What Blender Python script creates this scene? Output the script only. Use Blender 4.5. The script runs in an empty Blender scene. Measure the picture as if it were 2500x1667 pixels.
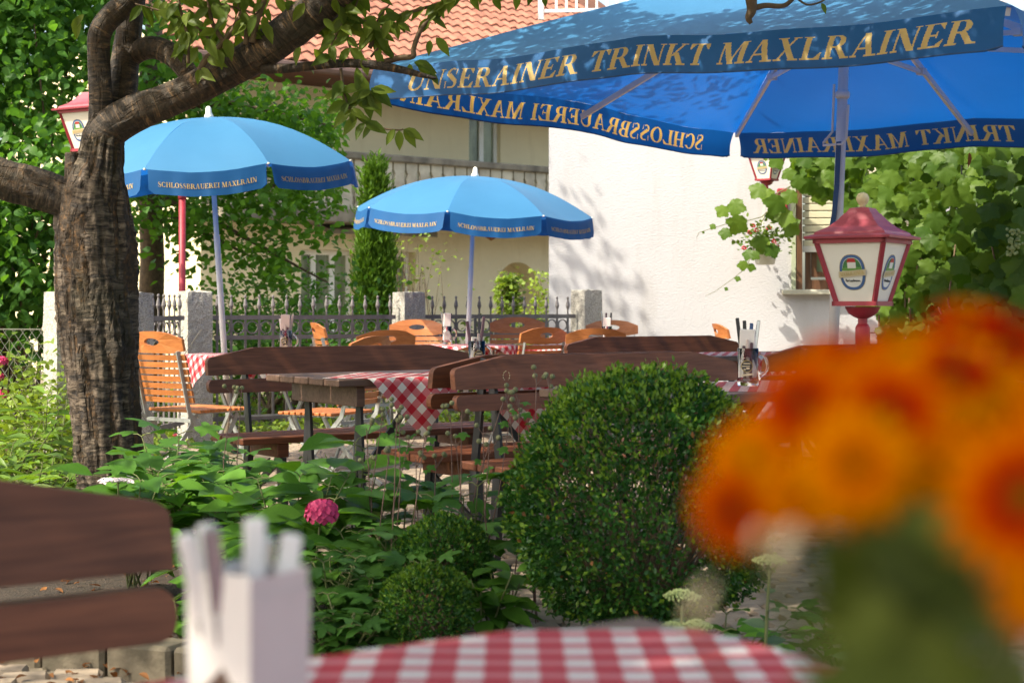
import bpy, math, random
import numpy as np
from mathutils import Vector, Matrix, Euler, noise

SC = bpy.context.scene
COL = SC.collection
random.seed(11)
RNG = np.random.default_rng(7)
R = math.radians
F = 3819.0      # focal length in pixels of the 2500 px wide photograph (55 mm lens)
EYE = 1.05

# ------------------------------------------------------------------ camera, sky, sun, exposure
cam_d = bpy.data.cameras.new('camera')
cam = bpy.data.objects.new('camera', cam_d)
COL.objects.link(cam)
cam.location = (0, 0, EYE)
cam.rotation_euler = (R(90), 0, 0)
cam_d.lens = 55
cam_d.sensor_width = 36
cam_d.shift_y = -83.5 / 2500
cam_d.clip_start = 0.05
cam_d.clip_end = 600
cam_d.dof.use_dof = True
cam_d.dof.focus_distance = 7.2
cam_d.dof.aperture_fstop = 5.6
SC.camera = cam

SUN_H = Vector((-0.85, -0.527, 0)).normalized()
SUN_EL = R(50)
world = bpy.data.worlds.new('World')
SC.world = world
world.use_nodes = True
nt = world.node_tree
sky = nt.nodes.new('ShaderNodeTexSky')
sky.sky_type = 'NISHITA'
sky.sun_disc = False
sky.sun_elevation = SUN_EL
sky.sun_rotation = math.atan2(SUN_H.x, SUN_H.y)
sky.air_density = 1.0
sky.dust_density = 4.0
bg = nt.nodes['Background']
bg.inputs['Strength'].default_value = 0.15
nt.links.new(sky.outputs[0], bg.inputs['Color'])

sun_d = bpy.data.lights.new('sun', 'SUN')
sun_d.energy = 2.6
sun_d.angle = R(0.5)
sun_d.color = (1.0, 0.955, 0.89)
sun = bpy.data.objects.new('sun', sun_d)
COL.objects.link(sun)
sdir = Vector((SUN_H.x * math.cos(SUN_EL), SUN_H.y * math.cos(SUN_EL), math.sin(SUN_EL)))
sun.rotation_euler = sdir.to_track_quat('Z', 'Y').to_euler()

SC.view_settings.view_transform = 'Standard'
SC.view_settings.look = 'None'
SC.view_settings.gamma = 1.0
SC.view_settings.use_curve_mapping = False
SC.view_settings.exposure = 1.58
SC.view_settings.use_white_balance = True     # the camera was balanced for open shade
SC.view_settings.white_balance_temperature = 7350
SC.view_settings.white_balance_tint = 5
SC.cycles.use_denoising = True
SC.cycles.max_bounces = 8
SC.cycles.transparent_max_bounces = 8
SC.cycles.sample_clamp_indirect = 6

# ------------------------------------------------------------------ coordinate helpers
def P(px, py, Y):
    """point seen at photograph pixel (px, py) at distance Y"""
    return Vector(((px - 1250) * Y / F, Y, EYE - (py - 750) * Y / F))
def G(px, Y, z=0.0):
    return Vector(((px - 1250) * Y / F, Y, z))
TH = R(34.74)
CU, SU = math.cos(TH), math.sin(TH)
def UV(u, v, z=0.0):
    """garden axes: u runs along the fence, v away from it towards the house"""
    return Vector((CU * u - SU * v, SU * u + CU * v, z))

# ------------------------------------------------------------------ materials
MATS = {}
def nodes_of(name):
    m = bpy.data.materials.new(name)
    m.use_nodes = True
    t = m.node_tree
    return m, t, t.nodes['Principled BSDF']
def L(t, a, b):
    t.links.new(a, b)
def N(t, typ, **kw):
    n = t.nodes.new(typ)
    for k, v in kw.items():
        if k in n.inputs:
            n.inputs[k].default_value = v
        else:
            setattr(n, k, v)
    return n
def ramp(t, fac, stops):
    r = t.nodes.new('ShaderNodeValToRGB')
    e = r.color_ramp.elements
    while len(e) < len(stops):
        e.new(0.5)
    for i, (p, c) in enumerate(stops):
        e[i].position = p
        e[i].color = (*c, 1)
    L(t, fac, r.inputs[0])
    return r.outputs[0]
def mix(t, fac, a, b, mode='MIX'):
    n = t.nodes.new('ShaderNodeMix')
    n.data_type = 'RGBA'
    n.blend_type = mode
    for sock, val in ((n.inputs[0], fac), (n.inputs[6], a), (n.inputs[7], b)):
        if hasattr(val, 'links') or hasattr(val, 'is_linked'):
            L(t, val, sock)
        elif isinstance(val, (int, float)):
            sock.default_value = val
        else:
            sock.default_value = (*val, 1)
    return n.outputs[2]
def mathn(t, op, a, b=0.0):
    n = t.nodes.new('ShaderNodeMath')
    n.operation = op
    for i, val in enumerate((a, b)):
        if hasattr(val, 'is_linked'):
            L(t, val, n.inputs[i])
        else:
            n.inputs[i].default_value = val
    return n.outputs[0]
def coords(t, scale=(1, 1, 1), rand=True, kind='Object'):
    tc = t.nodes.new('ShaderNodeTexCoord')
    mp = t.nodes.new('ShaderNodeMapping')
    mp.inputs['Scale'].default_value = scale
    L(t, tc.outputs[kind], mp.inputs['Vector'])
    if rand:
        oi = t.nodes.new('ShaderNodeObjectInfo')
        m = mathn(t, 'MULTIPLY', oi.outputs['Random'], 37.0)
        cb = t.nodes.new('ShaderNodeCombineXYZ')
        for i in range(3):
            L(t, m, cb.inputs[i])
        L(t, cb.outputs[0], mp.inputs['Location'])
    return mp.outputs[0]
def noise_tex(t, vec, scale, detail=4, rough=0.55, dist=0.0):
    n = N(t, 'ShaderNodeTexNoise', Scale=scale, Detail=detail, Roughness=rough, Distortion=dist)
    L(t, vec, n.inputs['Vector'])
    return n.outputs[0]
def bump(t, bs, h, strength=0.3, dist=0.01):
    b = N(t, 'ShaderNodeBump', Strength=strength, Distance=dist)
    L(t, h, b.inputs['Height'])
    L(t, b.outputs[0], bs.inputs['Normal'])
def plain(name, c1, c2=None, scale=8, rough=0.6, bmp=0.15, bscale=None, stretch=(1, 1, 1), metal=0.0, spec=0.5, dist=0.005, objvar=0.0):
    m, t, bs = nodes_of(name)
    c2 = c2 or tuple(x * 0.75 for x in c1)
    v = coords(t, stretch)
    n = noise_tex(t, v, scale)
    col = ramp(t, n, [(0.3, c2), (0.7, c1)])
    if objvar:
        oi = t.nodes.new('ShaderNodeObjectInfo')
        k = mathn(t, 'ADD', mathn(t, 'MULTIPLY', oi.outputs['Random'], objvar * 2), 1 - objvar)
        cb = t.nodes.new('ShaderNodeCombineColor')
        for i in range(3):
            L(t, k, cb.inputs[i])
        col = mix(t, 1.0, col, cb.outputs[0], 'MULTIPLY')
    L(t, col, bs.inputs['Base Color'])
    bs.inputs['Roughness'].default_value = rough
    bs.inputs['Metallic'].default_value = metal
    bs.inputs['Specular IOR Level'].default_value = spec
    if bmp:
        n2 = noise_tex(t, v, bscale or scale * 5)
        bump(t, bs, n2, bmp, dist)
    MATS[name] = m
    return m
def wood(name, dark, light, rough=0.45, objvar=0.15, axis=0):
    m, t, bs = nodes_of(name)
    st = [9, 9, 9]; st[axis] = 0.8
    v = coords(t, tuple(st))
    n = noise_tex(t, v, 4, 6, 0.6, 1.2)
    st2 = [60, 60, 60]; st2[axis] = 2.0
    v2 = coords(t, tuple(st2))
    n2 = noise_tex(t, v2, 2.5, 3)
    k = mathn(t, 'ADD', mathn(t, 'MULTIPLY', n, 0.7), mathn(t, 'MULTIPLY', n2, 0.3))
    col = ramp(t, k, [(0.32, dark), (0.68, light)])
    oi = t.nodes.new('ShaderNodeObjectInfo')
    kk = mathn(t, 'ADD', mathn(t, 'MULTIPLY', oi.outputs['Random'], objvar * 2), 1 - objvar)
    cb = t.nodes.new('ShaderNodeCombineColor')
    for i in range(3):
        L(t, kk, cb.inputs[i])
    L(t, mix(t, 1.0, col, cb.outputs[0], 'MULTIPLY'), bs.inputs['Base Color'])
    L(t, ramp(t, n, [(0.3, (rough + .12,) * 3), (0.7, (rough - .06,) * 3)]), bs.inputs['Roughness'])
    bump(t, bs, k, 0.25, 0.002)
    MATS[name] = m
    return m
def leafmat(name, dark, light, trans=0.35, rough=0.45, tcol=None):
    """leaf: colour from the per-leaf tint, diffuse + translucent"""
    m, t, bs = nodes_of(name)
    at = t.nodes.new('ShaderNodeAttribute')
    at.attribute_name = 'tint'
    v = coords(t, (1, 1, 1), rand=False)
    n = noise_tex(t, v, 30, 2)
    oi = t.nodes.new('ShaderNodeObjectInfo')
    k = mathn(t, 'ADD', at.outputs['Fac'], mathn(t, 'MULTIPLY', mathn(t, 'SUBTRACT', n, 0.5), 0.5))
    k = mathn(t, 'ADD', k, mathn(t, 'MULTIPLY', mathn(t, 'SUBTRACT', oi.outputs['Random'], 0.5), 0.35))
    col = ramp(t, k, [(0.0, dark), (1.0, light)])
    L(t, col, bs.inputs['Base Color'])
    bs.inputs['Roughness'].default_value = rough
    bs.inputs['Specular IOR Level'].default_value = 0.22 if 'petal' not in name else 0.0
    tr = t.nodes.new('ShaderNodeBsdfTranslucent')
    L(t, mix(t, 1.0, col, tcol or (1.5, 1.45, 0.55), 'MULTIPLY'), tr.inputs['Color'])
    ms = t.nodes.new('ShaderNodeMixShader')
    ms.inputs[0].default_value = trans
    L(t, bs.outputs[0], ms.inputs[1])
    L(t, tr.outputs[0], ms.inputs[2])
    L(t, ms.outputs[0], t.nodes['Material Output'].inputs['Surface'])
    MATS[name] = m
    return m

wood('brown_wood', (0.080, 0.021, 0.007), (0.190, 0.055, 0.019), 0.55)
wood('weathered_wood', (0.060, 0.030, 0.021), (0.140, 0.078, 0.054), 0.45)
wood('chair_wood', (0.36, 0.112, 0.033), (0.52, 0.195, 0.066), 0.4, 0.1)
plain('dark_metal', (0.028, 0.028, 0.032), (0.018, 0.018, 0.02), 20, 0.42, 0.1)
plain('fence_paint', (0.19, 0.172, 0.175), (0.12, 0.11, 0.112), 14, 0.5, 0.15, 60)
plain('galvanised', (0.42, 0.44, 0.44), (0.30, 0.32, 0.32), 25, 0.42, 0.1, metal=0.5)
plain('white_metal', (0.72, 0.68, 0.67), (0.62, 0.58, 0.57), 6, 0.35, 0.05)
plain('red_paint', (0.33, 0.020, 0.038), (0.22, 0.013, 0.026), 11, 0.5, 0.2, 50, dist=0.001)
plain('dusty_sky_red', (0.34, 0.060, 0.085), (0.27, 0.035, 0.055), 9, 0.42, 0.15, 60, dist=0.001)  # lantern roof: dust and reflected sky put into a paler red
plain('opal_panel', (0.72, 0.68, 0.62), (0.66, 0.62, 0.55), 5, 0.35, 0.0)
plain('ball_finial', (0.62, 0.50, 0.30), (0.46, 0.36, 0.2), 40, 0.6, 0.1)
plain('soil', (0.055, 0.036, 0.024), (0.022, 0.015, 0.010), 30, 0.95, 0.9, 90, dist=0.02)
plain('sett', (0.34, 0.265, 0.195), (0.20, 0.155, 0.118), 9, 0.85, 0.5, 45, objvar=0.25)
plain('joint_sand', (0.20, 0.165, 0.12), (0.11, 0.09, 0.065), 20, 0.95, 0.6, 90)
plain('kerb', (0.19, 0.155, 0.11), (0.09, 0.075, 0.05), 9, 0.9, 0.7, 60, objvar=0.15)
plain('balcony_stone', (0.55, 0.50, 0.38), (0.30, 0.26, 0.20), 3.5, 0.9, 0.4, 25, objvar=0.12)
plain('rail_stone', (0.24, 0.21, 0.16), (0.10, 0.09, 0.07), 4, 0.95, 0.6, 20)
plain('pvc', (0.78, 0.78, 0.74), (0.70, 0.70, 0.66), 4, 0.4, 0.0)
plain('net_curtain', (0.42, 0.46, 0.36), (0.26, 0.31, 0.22), 3, 0.9, 0.2, 20, stretch=(6, 6, .4))
plain('roof_tile', (0.36, 0.145, 0.095), (0.22, 0.085, 0.055), 6, 0.85, 0.4, 40, objvar=0.22)
plain('roof_under', (0.16, 0.06, 0.035), (0.10, 0.04, 0.02), 6, 0.9, 0.2)
plain('gutter', (0.16, 0.09, 0.07), (0.10, 0.06, 0.045), 6, 0.5, 0.1)
plain('brown_frame', (0.15, 0.068, 0.034), (0.085, 0.038, 0.02), 9, 0.45, 0.2, stretch=(6, 6, .6))
plain('shutter', (0.60, 0.56, 0.40), (0.54, 0.50, 0.36), 4, 0.5, 0.0, objvar=0.05)
plain('sill_paint', (0.60, 0.58, 0.48), (0.45, 0.43, 0.35), 6, 0.7, 0.2)
plain('jamb_paint', (0.42, 0.46, 0.33), (0.36, 0.40, 0.28), 6, 0.8, 0.2)
plain('twig', (0.16, 0.105, 0.06), (0.07, 0.045, 0.028), 25, 0.85, 0.5, 80)
plain('green_stem', (0.14, 0.16, 0.05), (0.09, 0.10, 0.035), 20, 0.7, 0.0)
plain('purple_stem', (0.17, 0.09, 0.07), (0.10, 0.06, 0.05), 20, 0.7, 0.0)
plain('paper', (0.80, 0.75, 0.71), (0.74, 0.68, 0.65), 12, 0.8, 0.1)
plain('pink_paper', (0.60, 0.485, 0.45), (0.54, 0.43, 0.40), 12, 0.8, 0.1)
plain('steel', (0.55, 0.55, 0.56), (0.42, 0.42, 0.44), 30, 0.25, 0.0, metal=0.9)
plain('plum_handle', (0.12, 0.055, 0.075), (0.07, 0.035, 0.05), 30, 0.4, 0.0)
plain('blue_handle', (0.04, 0.09, 0.22), (0.02, 0.05, 0.14), 30, 0.4, 0.0)
plain('emblem_blue', (0.05, 0.12, 0.30), None, 5, 0.5, 0)
plain('emblem_green', (0.05, 0.20, 0.05), (0.03, 0.11, 0.05), 60, 0.5, 0)
plain('emblem_meadow', (0.13, 0.30, 0.06), None, 5, 0.5, 0)
plain('emblem_red', (0.45, 0.03, 0.03), None, 5, 0.5, 0)
plain('emblem_white', (0.72, 0.70, 0.66), None, 5, 0.5, 0)
plain('emblem_banner', (0.60, 0.50, 0.34), None, 5, 0.5, 0)
plain('emblem_gold', (0.50, 0.36, 0.10), None, 5, 0.5, 0)
plain('emblem_black', (0.02, 0.02, 0.025), None, 5, 0.5, 0)
plain('strap_blue', (0.02, 0.07, 0.18), None, 5, 0.7, 0.1)
plain('pot_white', (0.68, 0.67, 0.58), (0.6, 0.58, 0.5), 6, 0.6, 0.1)
plain('geranium', (0.55, 0.02, 0.04), (0.42, 0.015, 0.03), 30, 0.6, 0.0)
plain('pink_petal', (0.62, 0.045, 0.16), (0.50, 0.03, 0.13), 30, 0.6, 0.0, objvar=0.15)
plain('white_petal', (0.66, 0.56, 0.60), (0.56, 0.46, 0.52), 30, 0.6, 0.0)
plain('sedum_flower', (0.36, 0.40, 0.16), (0.24, 0.30, 0.10), 60, 0.8, 0.4, 150)
plain('seed_head', (0.20, 0.20, 0.10), (0.11, 0.12, 0.06), 60, 0.9, 0.4, 150)
plain('cream_bud', (0.72, 0.58, 0.38), (0.60, 0.46, 0.28), 20, 0.7, 0.0)
plain('flower_disc', (0.16, 0.055, 0.003), (0.10, 0.060, 0.004), 60, 1.0, 0.2, spec=0.0)
plain('wire', (0.22, 0.22, 0.18), (0.15, 0.15, 0.12), 10, 0.5, 0, metal=0.3)
leafmat('petal_orange', (0.50, 0.085, 0.0), (0.66, 0.155, 0.0), 0.12, 0.9, (1.1, 1.0, .1))
leafmat('petal_red', (0.30, 0.003, 0.002), (0.46, 0.008, 0.003), 0.12, 0.9, (1.1, .8, .1))
leafmat('petal_amber', (0.58, 0.155, 0.0), (0.70, 0.235, 0.0), 0.12, 0.9, (1.1, 1.0, .1))
leafmat('dead_leaf', (0.13, 0.055, 0.022), (0.34, 0.15, 0.055), 0.25, 0.8, (1.2, .9, .5))
leafmat('cherry_leaf', (0.060, 0.105, 0.018), (0.175, 0.235, 0.040), 0.52)
leafmat('hazel_leaf', (0.036, 0.112, 0.022), (0.118, 0.270, 0.048), 0.46)
leafmat('tree_leaf', (0.046, 0.135, 0.018), (0.145, 0.310, 0.045), 0.5)
leafmat('thuja_leaf', (0.040, 0.105, 0.010), (0.130, 0.250, 0.025), 0.3, 0.6)
leafmat('vine_leaf', (0.040, 0.095, 0.014), (0.130, 0.215, 0.034), 0.46)
leafmat('box_leaf', (0.015, 0.064, 0.013), (0.085, 0.220, 0.036), 0.26, 0.32)
leafmat('box_leaf_young', (0.050, 0.115, 0.014), (0.180, 0.290, 0.035), 0.32, 0.35)
leafmat('hydrangea_leaf', (0.040, 0.122, 0.018), (0.130, 0.290, 0.040), 0.4, 0.42)
leafmat('palmate_leaf', (0.034, 0.105, 0.022), (0.102, 0.235, 0.042), 0.4, 0.42)
leafmat('sedum_leaf', (0.060, 0.110, 0.065), (0.125, 0.190, 0.105), 0.25, 0.5)
leafmat('ivy_leaf', (0.055, 0.110, 0.016), (0.210, 0.300, 0.050), 0.35, 0.4)
leafmat('peony_leaf', (0.055, 0.120, 0.020), (0.170, 0.290, 0.045), 0.40, 0.4)
leafmat('bouquet_leaf', (0.026, 0.042, 0.004), (0.125, 0.150, 0.014), 0.25, 0.6)

def plaster(name, c1, c2, hstretch, bscale, strength, dist, stain=0.0):
    m, t, bs = nodes_of(name)
    v = coords(t, (hstretch, 1, 1), rand=False)
    big = noise_tex(t, coords(t, (1, 1, 1), rand=False), 0.9, 5)
    col = ramp(t, big, [(0.35, c2), (0.65, c1)])
    fine = noise_tex(t, v, bscale, 5, 0.6)
    col = mix(t, mathn(t, 'MULTIPLY', fine, 0.35), col, tuple(x * 0.8 for x in c1))
    streak = noise_tex(t, coords(t, (2.2, 1, .35), rand=False), 1.6, 6, 0.65)
    col = mix(t, ramp(t, streak, [(0.52, (0, 0, 0)), (0.75, (.5, .5, .5))]), col, tuple(x * y for x, y in zip(c2, (.78, .74, .68))))
    L(t, col, bs.inputs['Base Color'])
    bs.inputs['Roughness'].default_value = 0.92
    bs.inputs['Specular IOR Level'].default_value = 0.2
    bump(t, bs, fine, strength, dist)
    MATS[name] = m
plaster('white_plaster', (0.490, 0.488, 0.520), (0.455, 0.452, 0.478), 0.6, 60, 0.34, 0.015)
plaster('cream_plaster', (0.74, 0.65, 0.44), (0.66, 0.57, 0.37), 0.6, 9, 0.6, 0.03)
plaster('cream_smooth', (0.78, 0.68, 0.45), (0.71, 0.61, 0.40), 0.6, 9, 0.15, 0.01)
plain('stain_brick', (0.40, 0.19, 0.06), (0.22, 0.08, 0.04), 14, 0.9, 0.5, 60)

def granite():
    m, t, bs = nodes_of('granite')
    v = coords(t, (1, 1, 1))
    a = noise_tex(t, v, 110, 2)
    b = noise_tex(t, v, 9, 5)
    col = ramp(t, a, [(0.33, (0.17, 0.165, 0.155)), (0.5, (0.43, 0.41, 0.38)), (0.68, (0.56, 0.53, 0.49))])
    col = mix(t, mathn(t, 'MULTIPLY', b, 0.5), col, (0.33, 0.315, 0.28))
    L(t, col, bs.inputs['Base Color'])
    bs.inputs['Roughness'].default_value = 0.85
    bump(t, bs, noise_tex(t, v, 28, 6, 0.65), 0.9, 0.03)
    MATS['granite'] = m
granite()

def bark():
    m, t, bs = nodes_of('cherry_bark')
    at = t.nodes.new('ShaderNodeAttribute')       # bark coordinates: around, along (metres)
    at.attribute_name = 'bark'
    def mp(sx, sy):
        n = N(t, 'ShaderNodeMapping')
        n.inputs['Scale'].default_value = (sx, sx, sy)
        L(t, at.outputs['Vector'], n.inputs['Vector'])
        return n.outputs[0]
    fis = noise_tex(t, mp(11, 1.5), 1.0, 5, 0.6, 0.7)          # long vertical fissures
    lent = noise_tex(t, mp(9, 44), 1.0, 5, 0.62, 1.0)          # short horizontal lenticels
    fine = noise_tex(t, mp(40, 40), 1.0, 5, 0.7)
    hgt = t.nodes.new('ShaderNodeAttribute')
    hgt.attribute_name = 'smoothbark'                           # 1 on the younger limbs
    plate = ramp(t, lent, [(0.41, (0.012, 0.007, 0.005)), (0.46, (0.036, 0.024, 0.016)), (0.51, (0.070, 0.048, 0.032)), (0.64, (0.160, 0.122, 0.090))])
    limb = ramp(t, lent, [(0.36, (0.009, 0.006, 0.004)), (0.50, (0.030, 0.019, 0.012)), (0.58, (0.060, 0.036, 0.020)), (0.63, (0.19, 0.095, 0.034)), (0.70, (0.26, 0.15, 0.06))])
    base = mix(t, hgt.outputs['Fac'], plate, limb)
    crack = ramp(t, fine, [(0.3, (0.008, 0.005, 0.003)), (0.52, (0.045, 0.025, 0.011)), (0.68, (0.15, 0.072, 0.022))])
    mask = ramp(t, fis, [(0.45, (1, 1, 1)), (0.49, (0, 0, 0))])
    bu = t.nodes.new('ShaderNodeAttribute')
    bu.attribute_name = 'burl'
    mk = mathn(t, 'MULTIPLY', mask, mathn(t, 'SUBTRACT', 1.0, mathn(t, 'MULTIPLY', hgt.outputs['Fac'], 0.85)))
    col = mix(t, mk, base, crack)
    col = mix(t, mathn(t, 'MINIMUM', mathn(t, 'MULTIPLY', bu.outputs['Fac'], 1.5), 0.9), col, ramp(t, fine, [(0.35, (0.006, 0.004, 0.004)), (0.7, (0.045, 0.026, 0.018))]))
    moss = ramp(t, noise_tex(t, mp(3, 2), 1.0, 4), [(0.50, (0, 0, 0)), (0.68, (1, 1, 1))])
    col = mix(t, mathn(t, 'MULTIPLY', moss, 0.45), col, (0.050, 0.046, 0.018))
    L(t, col, bs.inputs['Base Color'])
    bs.inputs['Roughness'].default_value = 0.72
    h = mathn(t, 'ADD', mathn(t, 'MULTIPLY', lent, 0.35), mathn(t, 'MULTIPLY', fine, 0.35))
    h = mathn(t, 'SUBTRACT', h, mathn(t, 'MULTIPLY', mk, 0.55))
    bump(t, bs, h, 1.0, 0.03)
    MATS['cherry_bark'] = m
bark()

def gingham():
    m, t, bs = nodes_of('gingham')
    uv = N(t, 'ShaderNodeUVMap')
    sp = t.nodes.new('ShaderNodeSeparateXYZ')
    L(t, uv.outputs[0], sp.inputs[0])
    def band(s):
        f = mathn(t, 'FRACT', mathn(t, 'MULTIPLY', s, 1 / 0.066))
        return mathn(t, 'GREATER_THAN', f, 0.5)
    k = mathn(t, 'MULTIPLY', mathn(t, 'ADD', band(sp.outputs[0]), band(sp.outputs[1])), 0.5)
    r = t.nodes.new('ShaderNodeValToRGB')
    r.color_ramp.interpolation = 'CONSTANT'
    e = r.color_ramp.elements
    e[0].position = 0; e[0].color = (0.78, 0.75, 0.72, 1)
    e[1].position = 0.25; e[1].color = (0.62, 0.17, 0.19, 1)
    n = e.new(0.75); n.color = (0.50, 0.010, 0.028, 1)
    L(t, k, r.inputs[0])
    weave = noise_tex(t, coords(t, (1, 1, 1)), 400, 2)
    col = mix(t, 0.12, r.outputs[0], weave, 'MULTIPLY')
    L(t, col, bs.inputs['Base Color'])
    bs.inputs['Roughness'].default_value = 0.8
    tr = t.nodes.new('ShaderNodeBsdfTranslucent')
    L(t, col, tr.inputs['Color'])
    ms = t.nodes.new('ShaderNodeMixShader')
    ms.inputs[0].default_value = 0.2
    L(t, bs.outputs[0], ms.inputs[1]); L(t, tr.outputs[0], ms.inputs[2])
    L(t, ms.outputs[0], t.nodes['Material Output'].inputs['Surface'])
    MATS['gingham'] = m
gingham()

def canopy_mat(name, c1, c2, trans, rough=0.55, tc=(0.6, 1.0, 1.35), inner=None):
    m, t, bs = nodes_of(name)
    v = coords(t, (1, 1, 1))
    col = ramp(t, noise_tex(t, v, 2.5, 4), [(0.3, c2), (0.7, c1)])
    if inner:
        geo = t.nodes.new('ShaderNodeNewGeometry')
        L(t, mix(t, geo.outputs['Backfacing'], inner, col), bs.inputs['Base Color'])
    else:
        L(t, col, bs.inputs['Base Color'])
    bs.inputs['Roughness'].default_value = rough
    bs.inputs['Specular IOR Level'].default_value = 0.45
    bump(t, bs, noise_tex(t, v, 5, 3, 0.5, 0.6), 0.12, 0.02)
    tr = t.nodes.new('ShaderNodeBsdfTranslucent')
    L(t, mix(t, 1.0, col, tc, 'MULTIPLY'), tr.inputs['Color'])
    bs.inputs['Sheen Weight'].default_value = 0.04
    ms = t.nodes.new('ShaderNodeMixShader')
    ms.inputs[0].default_value = trans
    L(t, bs.outputs[0], ms.inputs[1]); L(t, tr.outputs[0], ms.inputs[2])
    L(t, ms.outputs[0], t.nodes['Material Output'].inputs['Surface'])
    MATS[name] = m
canopy_mat('canopy_blue', (0.048, 0.225, 0.44), (0.040, 0.200, 0.40), 0.34, 0.5, (0.03, .58, 1.20), (0.005, 0.20, 0.56))  # pale top and strong blue underside: sunlight put into the colour
canopy_mat('valance_blue', (0.002, 0.112, 0.320), (0.0015, 0.094, 0.280), 0.30, 0.6)  # same cloth made deeper, its shade put into the colour
canopy_mat('letter_gold', (0.74, 0.54, 0.24), (0.68, 0.49, 0.21), 0.42, 0.6, (1.25, 1.0, .45))

def glass(name, col=(0.95, 0.96, 0.96), rough=0.03):
    m, t, bs = nodes_of(name)
    bs.inputs['Base Color'].default_value = (*col, 1)
    bs.inputs['Roughness'].default_value = rough
    bs.inputs['Transmission Weight'].default_value = 1.0
    bs.inputs['IOR'].default_value = 1.45
    MATS[name] = m
glass('mug_glass', rough=0.06)
def pane_mat():
    m, t, bs = nodes_of('window_pane')
    v = coords(t, (1, 1, .35))
    col = ramp(t, noise_tex(t, v, 5, 4), [(0.35, (0.075, 0.095, 0.06)), (0.65, (0.23, 0.27, 0.17))])
    L(t, col, bs.inputs['Base Color'])
    bs.inputs['Roughness'].default_value = 0.08
    bs.inputs['Specular IOR Level'].default_value = 0.7
    MATS['window_pane'] = m
pane_mat()

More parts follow.
